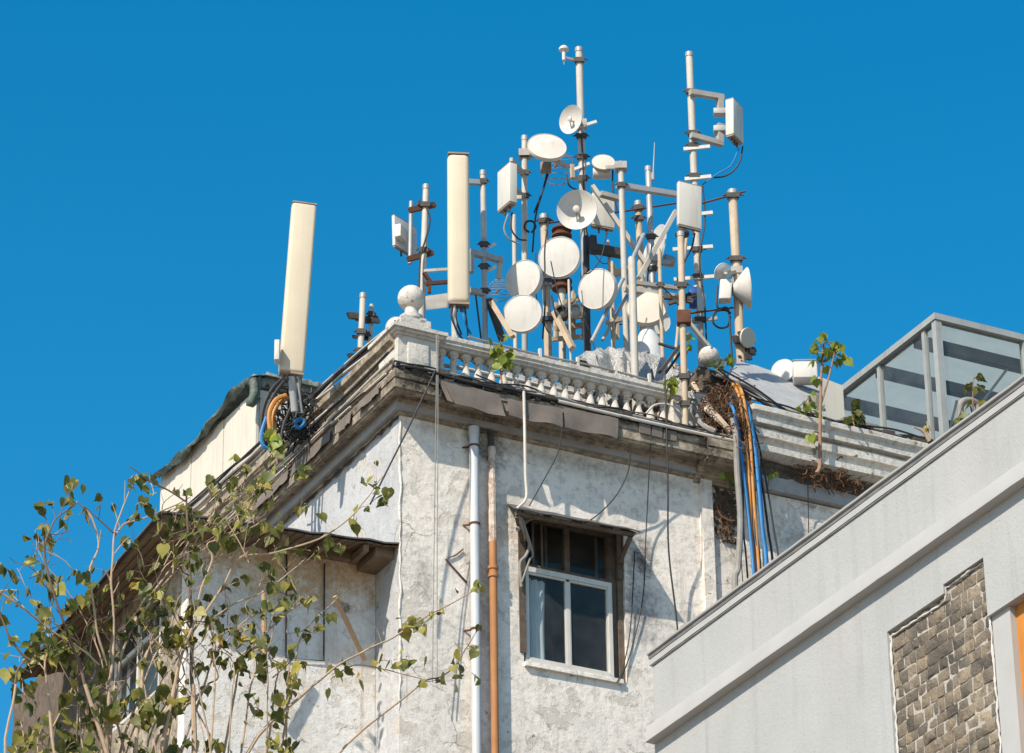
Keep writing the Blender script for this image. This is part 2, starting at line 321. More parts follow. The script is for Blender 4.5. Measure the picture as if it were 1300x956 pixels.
        if parent is not None: o.parent = parent; ORG[o.name] = org
        else: o.location = org; ORG[o.name] = org
        return o
ORG = {}
def thing(name, label, cat, base, group=None):
    o = bpy.data.objects.new(name, None); COL.objects.link(o); o.location = base; o.empty_display_size = .1
    o['label'] = label; o['category'] = cat
    if group: o['group'] = group
    ORG[o.name] = Vector(base); return o
def tag(o, label, cat, group=None):
    o['label'] = label; o['category'] = cat
    if group: o['group'] = group
    return o
def struct(o): o['kind'] = 'structure'; return o
def smooth(pts, k=6):                        # Catmull-Rom through points
    pts = [Vector(p) for p in pts]; q = [2*pts[0]-pts[1]]+pts+[2*pts[-1]-pts[-2]]; out = []
    for i in range(1, len(q)-2):
        a,b,c,d = q[i-1:i+3]
        for t in range(k):
            t /= k; out.append(.5*((2*b)+(c-a)*t+(2*a-5*b+4*c-d)*t*t+(3*b-a-3*c+d)*t**3))
    return out+[pts[-1]]
def interp(A, B, t): return Vector(A).lerp(Vector(B), t)

# ------------------------------------------------------------------ setting
g = MB().add([(-400,-400,0),(600,-400,0),(600,900,0),(-400,900,0)], [(0,1,2,3)]).build('ground', 'street_ground'); struct(g)
g = MB().add([(-14,-60,.004),(-6,-60,.004),(-6,120,.004),(-14,120,.004)], [(0,1,2,3)]).build('road', 'asphalt'); struct(g)

# ------------------------------------------------------------------ the old building
OB = thing('old_building', 'weathered white plaster corner building with stone balustrade and a roof full of antennas', 'building', P(4,4,-H))
UE, VE = 13.0, 11.0
wu0, wu1, wz0, wz1 = 1.76, 3.27, -3.19, -1.02       # window opening
b = MB(); T = .28
def uneven(u0,u1,z0,z1,n=26,m=26):                  # slightly wavy outer face of hand-laid plaster
    pass
for (a,c,d,e) in ((0,wu0,-H,0),(wu1,UE,-H,0),(wu0,wu1,wz1,0),(wu0,wu1,-H,wz0)):
    b.box(P(a,0,d), P(c,T,e))
b.build('wall', 'front_plaster', OB)
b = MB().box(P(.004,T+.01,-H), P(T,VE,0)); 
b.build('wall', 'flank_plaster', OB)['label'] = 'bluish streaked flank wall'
MB().box(P(-.004,.001,-H), P(.0,T,-.01)).build('corner_quoin', 'flank_plaster', OB)
MB().box(P(T,VE-.3,-H), P(UE,VE,0)).build('wall', 'front_plaster', OB)
MB().box(P(UE-.3,T,-H), P(UE,VE-.3,0)).build('wall', 'front_plaster', OB)
MB().box(P(-.1,-.1,.02), P(UE,VE,ROOF-.01)).build('roof_deck', 'roof_sheet', OB)
# ragged plaster rib down the corner
pts = [P(.0+random.uniform(-.012,.012), .0+random.uniform(-.01,.01), z) for z in [-.04-.1*i for i in range(42)]]
MB().tube(pts, [.014+random.uniform(-.006,.007) for _ in pts], 7).build('corner_rib', 'front_plaster', OB)
# cornice: two mouldings, soffit and fascia, mitred round the corner, stepping out over the pilaster
prof = [(0,-.03),(.09,-.025),(.10,.015),(.14,.02),(.15,.05),(.20,.06),(.21,.085),(.19,.09),(.25,.10),(.30,.135),(.36,.14),(.37,.165),(.66,.18),(.68,.13),(.90,.125),(.91,.15),(1.0,.155),(1.0,.265),(.95,.27),(.95,.295),(1.0,.30),(1.0,.40),(.95,.425),(0,.43)]
def wob(p, k=.012): return [(a+random.uniform(-k,k)*.3, z) for a, z in p]
OF, OL = .40, .27
def cpath():
    path = [(P(0,VE-.2-i*.45,0), (-OL,0,0)) for i in range(24)]
    path += [(P(0,0,0), (-OL,-OF,0))]
    path += [(P(u,0,0), (0,-OF,0)) for u in (.4,.8,1.2,1.6,2,2.4,2.8,3.2,3.6,4.0,4.34)]
    path += [(P(4.37,-.0,0), (0,-OF,0)), (P(4.37,-.0,-.05), (-.05,-OF*1.3,0)), (P(5.06,0,-.05), (.05,-OF*1.3,0))]
    return path
pp = []
for (p,o) in cpath():
    o = Vector(o)*(1+random.uniform(-.02,.02)); p = p+Vector((0,0,random.uniform(-.006,.006))); pp.append((p,o))
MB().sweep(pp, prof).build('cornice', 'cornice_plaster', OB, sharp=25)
# broken front edge of the ledge: crumbly lumps and black grime
b = MB()
for i in range(330):
    u = random.uniform(-.2,5.0); s = random.uniform(.012,.045)
    b.obox(P(u, -OF+random.uniform(-.02,.14), ROOF+s*.5+random.uniform(-.03,.06)), (s*1.6,random.uniform(-.01,.01),0), (0,s,random.uniform(-.01,.01)), (0,random.uniform(-.01,.01),s*.8))
pts = [P(-.12+.1*i, -.31+random.uniform(-.02,.02), .445+random.uniform(-.012,.03)) for i in range(46)]
b.tube(pts,[.055+random.uniform(-.018,.02) for _ in pts],7)
b.build('ledge_crust', 'dark_ledge', OB)['kind'] = 'stuff'
pts = [P(-.03+random.uniform(-.012,.006), .0+.09*i, -.035+random.uniform(-.02,.012)) for i in range(52)]
MB().tube(pts,[max(.004,.012+random.uniform(-.011,.014)) for _ in pts],5).build('crack_edge','dark_ledge',OB)
MB().bar(U(476.5,516,-.16),U(434,559,-.16),.03,.03).build('lath','dish_white',OB)['label'] = 'short white bar standing in for a sunlit strip on the flank cornice'  # added white bar imitates the sunlit strip on the cornice
# left flank parapet, stepped mouldings and coping
pl = [(0,.43),(.12,.43),(.12,.62),(.16,.64),(.16,.76),(.10,.79),(.08,.90),(.14,.93),(.14,1.0),(.2,1.03),(.2,1.12),(.14,1.15),(-.12,1.15),(-.12,.43)]
pp = [(P(0.02,VE-.2-i*.35,random.uniform(-.006,.006)), (-1,0,0)) for i in range(31)]+[(P(.02,-.04,0),(-1,0,0))]
MB().sweep(pp, pl).build('parapet', 'cornice_plaster', OB, sharp=25)
# pedestal at the corner with panel, cap and ball
b = MB().box(P(-.10,-.14,.43), P(.47,.44,1.08)); b.obox(P(.185,-.148,.80), (.155,0,0),(0,.02,0),(0,0,.19), .015)
b.box(P(-.13,-.17,.43), P(.5,.47,.60)); b.build('pedestal', 'rail_plaster', OB)
b = MB()
for (e,z0,z1) in ((.03,1.08,1.11),(.07,1.11,1.15),(.11,1.15,1.20),(.04,1.20,1.24)): b.box(P(-.10-e,-.14-e,z0), P(.47+e,.44+e,z1))
b.box(P(-.02,-.06,1.24), P(.42,.40,1.42)); b.build('pedestal_cap', 'rail_plaster', OB)
bc = V(522,379,.18); r = 17.3*depth(bc)/FOC
b = MB().lathe(bc, (0,0,1), [(.0,-r-.16),(.155,-r-.16),(.155,-r-.10),(.10,-r-.07),(.085,-r-.02),(.09,-r*.86)]+[(r*math.sin(t),-r*math.cos(t)) for t in linsp(.5,math.pi,20)], 36)
b.build('ball_finial', 'rail_plaster', OB)
bz = bc.z-r-.16-H
if bz > 1.42: MB().box(P(.08,.04,1.42), P(.40,.34,bz+.002)).build('finial_plinth','rail_plaster',OB)
# balustrade
rp = [(-.11,1.09),(.11,1.09),(.11,1.12),(.14,1.14),(.14,1.17),(.16,1.19),(.16,1.25),(.10,1.27),(-.10,1.27),(-.14,1.23),(-.14,1.12),(-.11,1.10)]
pp = [(P(.45+i*.3,.06,random.uniform(-.004,.004)), (0,-1,0)) for i in range(12)]+[(P(4.02,.06,0),(0,-1,0))]
MB().sweep(pp, rp).build('balustrade_rail', 'rail_plaster', OB, sharp=25)
MB().box(P(.45,-.08,.43), P(4.1,.2,.64)).build('balustrade_plinth', 'rail_plaster', OB)
bp = [(.0,0),(.075,0),(.075,.05),(.05,.06),(.062,.10),(.066,.14),(.055,.20),(.036,.27),(.032,.30),(.045,.315),(.045,.335),(.034,.345),(.04,.37),(.072,.40),(.078,.405),(.078,.455),(0,.455)]
first = None
for i in range(19):
    u = .62+i*.186
    if first is None:
        first = MB().lathe(P(u,.06,.638), (0,0,1), bp, 16).build('baluster', 'rail_plaster', OB, sharp=45)
    else:
        o = first.copy(); COL.objects.link(o); o.parent = OB; o.location = (i*.186+random.uniform(-.008,.008), 0, 0)
# right-hand end pedestal, broken
MB().box(P(4.05,-.1,.43), P(4.52,.36,1.12)).box(P(4.0,-.14,1.12), P(4.56,.4,1.22)).build('end_pedestal', 'rail_plaster', OB)
bc2 = V(900,453,.3); r = 13.5*depth(bc2)/FOC
MB().lathe(bc2, (-.55,.1,.35), [(.0,-r-.10),(.10,-r-.10),(.085,-r*.9)]+[(r*math.sin(t),-r*math.cos(t)) for t in linsp(.6,math.pi,18)], 32).build('ball_finial', 'rail_plaster', OB)['label'] = 'fallen ball on the right'
b = MB()
for (cu_,cv_,cz_,sx,sy,sz) in ((4.85,.3,1.5,.34,.28,.36),(4.6,.15,1.2,.3,.25,.3),(5.15,.2,1.3,.32,.25,.3),(4.95,.0,1.0,.3,.2,.22)):
    bm = bmesh.new(); bmesh.ops.create_icosphere(bm, subdivisions=4, radius=1)
    b.add([P(cu_,cv_,cz_)+Vector((q.co.x*sx,q.co.y*sy,q.co.z*sz))+mnoise.noise_vector(q.co*2.4+Vector((cu_*9,0,0)))*.10+mnoise.noise_vector(q.co*7)*.03 for q in bm.verts],[tuple(v.index for v in f.verts) for f in bm.faces]); bm.free()
b.build('broken_plinth', 'rotten_plaster', OB, sharp=25)
# pilaster and rotten hole beside it
b = MB().prism([P(4.45,-.07,-H),P(4.62,-.07,-H),P(4.62,-.07,-.02),P(4.45,-.07,-.02)], (0,.072,0)); b.build('pilaster', 'front_plaster', OB)
b = MB(); n = 26
ring = []
for k_ in range(n):
    t = 2*math.pi*k_/n; ring.append((math.cos(t)*(.17+random.uniform(-.03,.03)), math.sin(t)*(.36+random.uniform(-.06,.06))))
b.add([P(4.84+a,-.012,-.46+z) for a,z in ring]+[P(4.84+a*.6,-.03,-.46+z*.6) for a,z in ring]+[P(4.84,-.008,-.46)], [(k_,(k_+1)%n,n+(k_+1)%n,n+k_) for k_ in range(n)]+[(n+k_,n+(k_+1)%n,2*n) for k_ in range(n)])
for i in range(90):
    s = random.uniform(.006,.03); a = random.uniform(-.16,.16); z = random.uniform(-.4,.38)
    b.obox(P(4.84+a,-.02,-.46+z), (s,random.uniform(-.02,.02),random.uniform(-.02,.02)),(0,s*.8,random.uniform(-.01,.01)),(random.uniform(-.02,.02),0,s))
b.build('crumbled_patch', 'rotten_plaster', OB, sharp=20)
b = MB()
for i in range(60):
    p = P(4.84+random.uniform(-.15,.15),-.03,-.46+random.uniform(-.3,.36)); d = Vector((random.uniform(-.08,.08),random.uniform(-.06,-.01),random.uniform(-.22,.03)))
    b.tube(smooth([p,p+d*.5+Vector((random.uniform(-.03,.03),-.02,.02)),p+d],3),random.uniform(.002,.006),4,False)
b.tube(smooth([P(4.68,-.05,-.3),P(4.72,-.07,-.5),P(4.85,-.08,-.58),P(4.98,-.06,-.54)],6),.016,6)
b.build('dry_roots', 'root_brown', OB)['kind'] = 'stuff'
# right part: stepped parapet over a rotten soffit and a thin cornice
pr = [(0,.40),(.30,.42),(.36,.44),(.36,.53),(.27,.55),(.27,.66),(.33,.67),(.33,.79),(.26,.81),(.26,.84),(.37,.85),(.37,.97),(.42,1.01),(.42,1.08),(.38,1.11),(-.1,1.11),(-.1,.40)]
pp = [(P(5.12+i*.4,0,random.uniform(-.006,.006)), (0,-1-random.uniform(-.03,.03),0)) for i in range(19)]
MB().sweep(pp, pr).build('parapet', 'band_plaster', OB, sharp=25)
pc = [(0,.12),(.05,.13),(.07,.20),(.12,.22),(.14,.30),(.18,.32),(.18,.40),(0,.41)]
pp = [(P(5.08+i*.16,0,random.uniform(-.012,.012)), (0,-1-random.uniform(-.25,.15),0)) for i in range(48)]
MB().sweep(pp, pc).build('cornice', 'rotten_plaster', OB, sharp=25)['label'] = 'black rotten cornice'
MB().box(P(5.0,-.1,.43), P(5.14,.3,1.05)).build('parapet_end', 'rubble', OB)

# window
WF = .10
b = MB()
b.box(P(wu0,WF,-1.80),P(wu1,WF+.09,-1.72)); b.box(P(wu0,WF,-1.09),P(wu1,WF+.09,-1.02))
for u in (wu0,2.44,3.06): b.box(P(u,WF+.002,-1.72),P(u+.075,WF+.088,-1.09))
b.box(P(3.19,WF-.05,-3.19),P(3.27,WF+.08,-1.02)); b.box(P(3.08,WF-.01,-3.19),P(3.19,WF+.1,-1.02), .006)
b.box(P(wu0-.06,-.02,-3.05),P(wu0+.03,WF+.05,-1.05), .008)
for u in (1.97,2.1): b.box(P(u,WF+.02,-1.72),P(u+.03,WF+.05,-1.09))
W = MB(); transom = b.build('transom_window', 'rotten_wood', OB)
for (a,c) in ((wu0+.075,2.44),(2.515,3.06)):
    MB().box(P(a,WF+.05,-1.72),P(c,WF+.058,-1.09)).build('pane', 'window_glass', transom)
for a in (1.83,2.2,2.52,2.95): MB().box(P(a,WF+.10,-1.72),P(a+.035,WF+.13,-1.09)).build('shutter_slat','rotten_wood',transom)
b = MB()
f0,f1,g0,g1 = 1.80,3.085,-3.17,-1.80
b.box(P(f0,.02,g0),P(f0+.055,.12,g1)); b.box(P(f1-.055,.02,g0),P(f1,.12,g1)); b.box(P(f0+.055,.02,g1-.07),P(f1-.055,.12,g1)); b.box(P(f0+.055,.0,g0),P(f1-.055,.12,g0+.075))
b.box(P(f0+.055,.035,g1-.10),P(f1-.055,.06,g1-.072))
b.box(P(2.415,.035,g0+.075),P(2.463,.10,g1-.07)); 
for (a,c) in ((f0+.055,2.415),(2.463,f1-.055)):
    b.box(P(a,.04,g0+.075),P(c,.08,g0+.105)); b.box(P(a,.04,g0+.105),P(a+.016,.08,g1-.10)); b.box(P(c-.016,.04,g0+.105),P(c,.08,g1-.10))
sash = b.build('sliding_window', 'window_frame', OB)
for (a,c) in ((f0+.07,2.40),(2.478,f1-.07)):
    MB().box(P(a,.058,g0+.105),P(c,.064,g1-.10)).build('pane', 'window_glass', sash)
rows = []
for j in range(9):
    z = g1-.12-(g1-g0-.2)*j/8
    rows.append([P(f0+.06+.30*i/14*(1-.12*j/8+.25*(j/8)**3*.4), .13+.025*math.sin(i*1.5)+.008*random.random(), z) for i in range(15)])
MB().sheet(rows).build('curtain', 'curtain', sash)
b = MB().box(P(wu0-.3,2.6,-3.6),P(wu1+.3,2.65,-.6)).box(P(wu0-.35,.29,-3.6),P(wu0-.3,2.6,-.6)).box(P(wu1+.3,.29,-3.6),P(wu1+.35,2.6,-.6)).box(P(wu0-.3,.29,-.6),P(wu1+.3,2.6,-.55)).box(P(wu0-.3,.29,-3.65),P(wu1+.3,2.6,-3.6))
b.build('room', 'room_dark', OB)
b = MB(); sash_ = None
MB().box(P(f0-.04,-.05,g0-.06),P(f1+.1,.12,g0-.002), .004).build('window_sill', 'front_plaster', OB)
# awning over the window
AW = thing('window_awning', 'small dark wooden awning with brackets above the window', 'awning', P(2.35,0,-1.06))
A0, A1 = V(654,645,-.5), V(813,674,-.5)
rows = [[interp(P(1.55,.0,-.97),P(3.3,0,-.955),t/10)+Vector((0,0,.006*math.sin(t*2))) for t in range(11)], [interp(A0,A1,t/10)+Vector((0,0,.006*math.sin(t*2.3))) for t in range(11)]]
MB().sheet(rows, .014).build('awning_sheet', 'tin_sheet', AW)
b = MB(); b.bar(interp(A0,A1,.03)+Vector((0,.09,-.03)), interp(A0,A1,.97)+Vector((0,.09,-.03)), .05, .05)
for t in (.05,.3,.55,.8,.97): b.bar(interp(P(1.55,.01,-1.0),P(3.3,.01,-.99),t), interp(A0,A1,t)+Vector((0,.05,-.02)), .035,.035)
b.build('rafter', 'rotten_wood', AW)
for t in (.04,.95):
    q = interp(A0,A1,t)+Vector((0,.1,-.06)); w_ = interp(P(1.72,0,-1.5),P(3.28,0,-1.5),t)
    MB().bar(q, w_+Vector((0,.02,-.0)), .05,.05).bar(w_+Vector((0,.022,-.22)), w_+Vector((0,.022,.42)), .06,.04,(0,1,0)).build('bracket', 'rotten_wood', AW)

# bay on the left flank
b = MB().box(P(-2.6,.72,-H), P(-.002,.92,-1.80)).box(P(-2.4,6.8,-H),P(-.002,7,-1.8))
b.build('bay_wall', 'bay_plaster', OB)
MB().box(P(-2.595,.925,-H),P(-2.4,1.6,-1.80)).box(P(-2.6,1.6,-H),P(-2.4,3.2,-3.75)).box(P(-2.6,3.2,-H),P(-2.4,3.35,-1.80)).box(P(-2.6,1.6,-2.3),P(-2.4,3.2,-1.80)).build('bay_wall', 'cornice_plaster', OB)['label'] = 'beige stained side wall of the bay'
MB().box(P(-2.58,3.35,-H),P(-2.4,7.0,-1.85)).build('shade_dark_wall','rotten_wood',OB)['label'] = 'far side wall of the bay, its shade under the eave painted dark brown'  # dark brown colour stands in for the shaded wall under the eave
fr = MB()
for (a,c) in ((1.6,1.68),(2.36,2.42),(3.12,3.2)): fr.box(P(-2.58,a,-3.75),P(-2.5,c,-2.3))
for (z0,z1) in ((-3.75,-3.68),(-2.38,-2.3),(-2.86,-2.8)): fr.box(P(-2.575,1.68,z0),P(-2.505,3.12,z1))
bw = fr.build('bay_window', 'window_frame', OB)
for (a,c) in ((1.68,2.36),(2.42,3.12)): MB().box(P(-2.55,a,-3.68),P(-2.542,c,-2.38)).build('pane','window_glass',bw)
MB().box(P(-2.2,1.2,-3.9),P(-2.15,3.6,-2.0)).build('bay_room','inner_wall',OB)
N = 12; rows = []
for j in range(N+1):
    t = j/N; L = P(-3.3,5.0*t,-2.07-.34*t); Rr = P(-.004,5.0*t,-1.85+.75*min(1,t*1.6))
    rows.append([interp(L,Rr,(i/16))+Vector((0,0,.012*math.sin(i*2.4))) for i in range(17)])
roof = MB().sheet(rows, -.02).build('bay_roof', 'tin_sheet', OB)
rows2 = [[p+Vector((.04 if i==0 else 0,.03 if j==0 else 0,-.035)) for i,p in enumerate(r)] for j,r in enumerate(rows)]
MB().sheet(rows2, -.012).build('soffit', 'soffit_board', roof)
for t in (.0,.16,.34,.52,.70,.88):
    b = MB(); 
    a_ = interp(P(-3.2,.1,-2.14),P(-.05,.1,-1.94),t); b.bar(a_, a_+Vector((.1,.8,.05+.06)), .07,.09)
    b.build('rafter', 'soffit_wood', roof)
MB().bar(P(-2.75,.66,-1.93),P(-.01,.66,-1.84),.11,.12).build('beam','soffit_wood',roof)
MB().bar(P(-2.68,.75,-1.97),P(-2.68,5,-2.15),.1,.12).build('beam','soffit_wood',roof)
MB().obox(P(-.14,.45,-1.93),(.13,0,0),(0,.3,0),(0,0,.075)).build('beam_end','soffit_wood',roof)

# ------------------------------------------------------------------ brown sheets hanging from the ledge
def flap(name, label, tl, tr, br, bl, v=-.44, nu=9, nv=5, wave=.03):
    q = [V(*p, v) for p in (tl,tr,br,bl)]; rows = []; sd = random.uniform(0,6)
    for j in range(nv+1):
        t = j/nv; rows.append([interp(interp(q[0],q[1],i/nu), interp(q[3],q[2],i/nu), t)+Vector((0,-wave*.45*math.sin(i*.9+j*.4+sd)*t-.03*t+random.uniform(-.006,.006), .006*math.sin(i*1.1+sd)*t)) for i in range(nu+1)])
    return tag(MB().sheet(rows, .008).build(name, 'flap_sheet'), label, 'hanging sheet', 'brown sheets along the ledge')
flap('hanging_sheet','brown sheet nearest the corner pedestal, its left edge torn away at a slant',(561,481),(634,501),(640,531),(577,513))
flap('hanging_sheet','crumpled brown sheet with folds, hanging behind the end of the red plant stem',(645,507),(713,518),(714,543),(644,529), wave=.05)
flap('hanging_sheet','long smooth brown sheet right of the black hanging wire on the ledge',(716,517),(785,531),(783,557),(716,544))
def uflap(label, a, c, hgt, u=-.30):
    A, B = U(*a,u), U(*c,u); rows = []; n = 12
    for j in range(5): rows.append([interp(A,B,i/n)+Vector((-.02*(j/4)+random.uniform(-.006,.006)-.012*math.sin(i*.8)*j/4, 0, -hgt*j/4*(1+random.uniform(-.06,.06)*(j==4)))) for i in range(n+1)])
    return tag(MB().sheet(rows,.008).build('hanging_sheet','flap_sheet'),label,'hanging sheet','brown sheets along the left ledge')
uflap('short brown sheet on the left ledge nearest the corner',(482,487),(456,511),.15)
uflap('brown sheet in the middle of the left ledge',(446,521),(428,538),.19)
uflap('long faded brown sheet on the lower left ledge',(420,545),(372,590),.18)
uflap('last brown sheet on the left ledge above the bay roof',(366,596),(322,638),.17)
b = MB()
for (x0,x1,y0) in ((812,826,537),(828,841,541),(843,859,545)):
    q = [V(x0,y0,-.43),V(x1,y0+3,-.43),V(x1,y0+15,-.43),V(x0,y0+12,-.43)]; b.prism(q, (0,.02,0))
tag(b.build('hanging_sheet','flap_sheet'),'short strip of brown slabs left of the rusty front pole','hanging sheet','brown sheets along the ledge')
flap('hanging_sheet','small pale strip of sheet peeling beside the corner rope',(555,478),(561,482),(574,513),(567,509), v=-.43, nu=3)

# ------------------------------------------------------------------ pipes on the front
W_ = thing('downpipe','white plastic downpipe on the front wall near the corner','pipe',P(1.02,-.10,-H),'downpipes on the front wall')
MB().tube([P(1.02,-.10,-H),P(1.02,-.10,-.03)],.062,18).tube([P(1.02,-.10,-.14),P(1.02,-.10,-.025)],.072,18).build('pipe','upvc_pipe',W_)
for z in (-.30,-1.42,-2.9): MB().tube([P(1.02,-.10,z-.012),P(1.02,-.10,z+.012)],.073,18).bar(P(1.02,-.1,z),P(.90,.0,z),.02,.02).build('clamp','rust',W_)
W_ = thing('downpipe','orange rusty cast iron downpipe with its upper part peeled to white','pipe',P(1.29,-.10,-H),'downpipes on the front wall')
MB().tube([P(1.28,-.10,-H),P(1.28,-.10,-1.62)],.05,16).lathe(P(1.28,-.10,-2.02),(0,0,1),[(.05,-.11),(.066,-.1),(.066,-.06),(.056,-.05),(.056,.0),(.07,.01),(.07,.05),(.05,.06)],16).build('pipe','orange_rust',W_)
pts = [P(1.285+random.uniform(-.003,.003),-.09,-1.62+i*.065) for i in range(22)]
MB().tube(pts,[.05+random.uniform(-.006,.007) for _ in pts],9).build('peeled_pipe','peeled_pipe',W_)
MB().tube([P(1.28,-.09,-.26),P(1.28,-.07,-.02)],.045,12).build('pipe_head','dark_iron',W_)
pts = [V(x,y,-.02) for x,y in ((588,697),(580,704),(566,710),(593,740))]
tag(MB().tube(pts,.011,6).build('wall_hook','rust'),'rusty bent iron hook sticking out of the wall left of the white pipe','hook')

# ------------------------------------------------------------------ neighbouring building at right (grey render, sloping in view)
NB = thing('grey_building','pale grey rendered building with ledge and exposed stone patch, in front at right','building',P(4,-9,-H))
UN = 1.5; VF = -3.75; VN = -26.0
zt, zl0, zl1 = -4.55, -5.50, -5.68
def wallp(lo, hi, name='wall', mat='grey_render', label=None):
    o = MB().box(P(*lo),P(*hi)).build(name,mat,NB)
    if label: o['label'] = label
    return o
b = MB()
vA0, vA1, vS = U(1249,720,UN).y, U(1126,803,UN).y, U(1198,752,UN).y
zs_hi, zs_lo = -6.16, -6.26
vC = U(1254,781,UN).y; zD = -6.82; vD1 = -13.2
TK = .25
b.box(P(UN,VN,zl1+.06),P(UN+TK,VF,zt-.10))                                        # upper wall
b.box(P(UN,vA1,-H),P(UN+TK,VF,zl1+.06))                                      # left pier
b.box(P(UN,vS,zs_lo),P(UN+TK,vA1,zl1+.06)); b.box(P(UN,vA0,zs_hi),P(UN+TK,vS,zl1+.06))
b.box(P(UN,VN,zD),P(UN+TK,vA0,zl1+.06))
b.box(P(UN,VN,-H),P(UN+TK,vD1,zD))
b.box(P(UN+TK,VF-.25,-H),P(UN+6,VF,zt-.10)); 
b.build('wall','grey_render',NB)
MB().box(P(UN+.26,VN,zt-.4),P(UN+6,VF-.26,zt-.3)).build('roof_deck','roof_sheet',NB)
# coping: pale lip, shadow gap and thin groove shade put in as dark strips
cp = [(0,-.155),(.02,-.155),(.022,-.085),(.0,-.08),(.0,-.03),(.05,-.022),(.055,.0),(.03,.015),(-.30,.015),(-.30,-.155)]
jp = [VN]+[-13+.23*i for i in range(40)]; jp = [q for q in jp if q < VF-.1]+[VF+.04]
MB().sweep([(P(UN-.003,q,zt+random.uniform(-.0025,.0025)),(-1-random.uniform(-.04,.04),0,0)) for q in jp], cp).build('coping','smooth_render',NB,sharp=20)
MB().box(P(UN-.030,VN,zt-.078),P(UN+.002,VF+.035,zt-.032)).build('coping_gap_shade','edge_grey',NB)  # dark grey strip paints the shadow gap under the lip
MB().box(P(UN-.016,VN,zt-.176),P(UN-.001,VF,zt-.157)).build('groove_shade_line','edge_grey',NB)  # dark strip drawn for the shadow of the thin groove
lp = [(0,-.23),(.125,-.225),(.125,-.19),(.095,-.02),(.0,.05)]
MB().sweep([(P(UN-.002,min(q,VF),zl0+.02+random.uniform(-.002,.002)),(-1-random.uniform(-.02,.02),0,0)) for q in jp], lp).build('ledge','smooth_render',NB,sharp=20)
# exposed stone patch
MB().box(P(UN+.055,vA0-.02,-H),P(UN+.2,vA1,-6.0)).build('mortar_bed','mortar',NB)
b = MB(); z = -9.2; row = 0
while z < zs_hi:
    hgt = random.uniform(.115,.16); v = vA0+.0+random.uniform(-.1,0)
    while v < vA1:
        wd = random.uniform(.10,.25)
        top = zs_hi if (v+wd/2) < vS else zs_lo
        v0, v1, z1 = max(v+.006,vA0-.0), min(v+wd-.006,vA1-.01), min(z+hgt-.011, top-.01)
        if v1-v0 > .05 and z1-z > .05:
            bm = bmesh.new(); bmesh.ops.create_cube(bm, size=1)
            bmesh.ops.subdivide_edges(bm, edges=bm.edges[:], cuts=3, use_grid_fill=True)
            cx, px_ = UN+.09, random.uniform(.085,.12)
            seed = Vector((random.uniform(0,99),random.uniform(0,99),0)); bm.verts.index_update()
            vs = []
            for q in bm.verts:
                co = q.co.copy(); e = max(abs(co.y),abs(co.z))*2
                co.x *= (1-.22*max(0,e-.6)*2.5)
                pnt = Vector((cx+co.x*px_, (v0+v1)/2+co.y*(v1-v0)*(1-.02*abs(co.z)), (z+z1)/2+co.z*(z1-z)))
                pnt += .013*mnoise.noise_vector(pnt*9+seed)
                pnt.x = max(pnt.x, UN+.005); vs.append(P(*pnt))
            b.add(vs, [tuple(q.index for q in f.verts) for f in bm.faces]); bm.free()
        v += wd
    z += hgt; row += 1
b.build('stone_patch','stone',NB,sharp=60)
# ragged pale plaster lip round the patch
b = MB(); bd = [(vA1-.012,-8.6),(vA1-.012,zs_lo-.05),(vA1-.05,zs_lo-.055),(vS+.02,zs_lo-.07),(vS+.0,zs_hi-.03),(vA0+.01,zs_hi-.02),(vA0+.01,-7.0),(vA0-.0,-8.6)]
pts = []
for (a,c) in zip(bd,bd[1:]):
    n = max(2,int(math.hypot(a[0]-c[0],a[1]-c[1])/.05))
    pts += [P(UN+.035+random.uniform(-.006,.01), a[0]+(c[0]-a[0])*i/n+random.uniform(-.006,.006), a[1]+(c[1]-a[1])*i/n+random.uniform(-.006,.006)) for i in range(n)]
MB().tube(pts,[.013+random.uniform(-.005,.006) for _ in pts],6).build('plaster_lip','white_plaster_edge',NB,sharp=60)
# column and orange shutter
vcol = U(1284,800,UN+.05).y
MB().box(P(UN+.05,vcol,-H),P(UN+.3,vA0-.003,zD-.002)).build('column','smooth_render',NB)
MB().box(P(UN+.12,vA0-2.6,-H),P(UN+.16,vcol-.002,zD-.004)).build('door','orange_door',NB)

# ------------------------------------------------------------------ glazed rooftop box behind it
GB = thing('glazed_enclosure','grey framed glass enclosure with flat ceiling and dark beams on the right roof','enclosure',P(10,2,1.1))
gu0, gv0, gz0, gz1 = 8.83, .5, 1.0, 3.70; gu1, gv1 = 13.5, 5.2
for (u,v) in ((gu0,gv0),(gu1,gv0),(gu0,gv1),(gu1,gv1),(gu0+1.52,gv0),(gu0+3.0,gv0)): MB().obox(P(u+.05,v+.05,(gz0+gz1)/2),(.052,0,0),(0,.052,0),(0,0,(gz1-gz0)/2-.005)).build('post','glass_frame',GB)
for v in (.87,2.09,3.5): MB().obox(P(gu0+.05,v,(gz0+gz1)/2),(.034,0,0),(0,.036,0),(0,0,(gz1-gz0)/2-.006)).build('mullion','glass_frame',GB)
b = MB(); b.box(P(gu0-.02,gv0-.02,gz1),P(gu1,gv0+.12,gz1+.10)); b.box(P(gu0-.02,gv0+.12,gz1),P(gu0+.12,gv1,gz1+.10)); b.build('top_rail','glass_frame',GB)
MB().add([P(gu0+.12,gv0+.12,gz1+.092),P(gu1,gv0+.12,gz1+.092),P(gu1,gv1,gz1+.092),P(gu0+.12,gv1,gz1+.092)],[(0,1,2,3)]).build('ceiling','ceiling_sheet',GB)
for v in (1.15,2.2,3.3,4.4): MB().box(P(gu0+.12,v,gz1-.08),P(gu1,v+.125,gz1+.09)).build('beam','dark_beam',GB)
MB().box(P(gu0+.05,gv0+.13,gz0),P(gu0+.062,gv1,gz1)).build('pane','box_glass',GB)
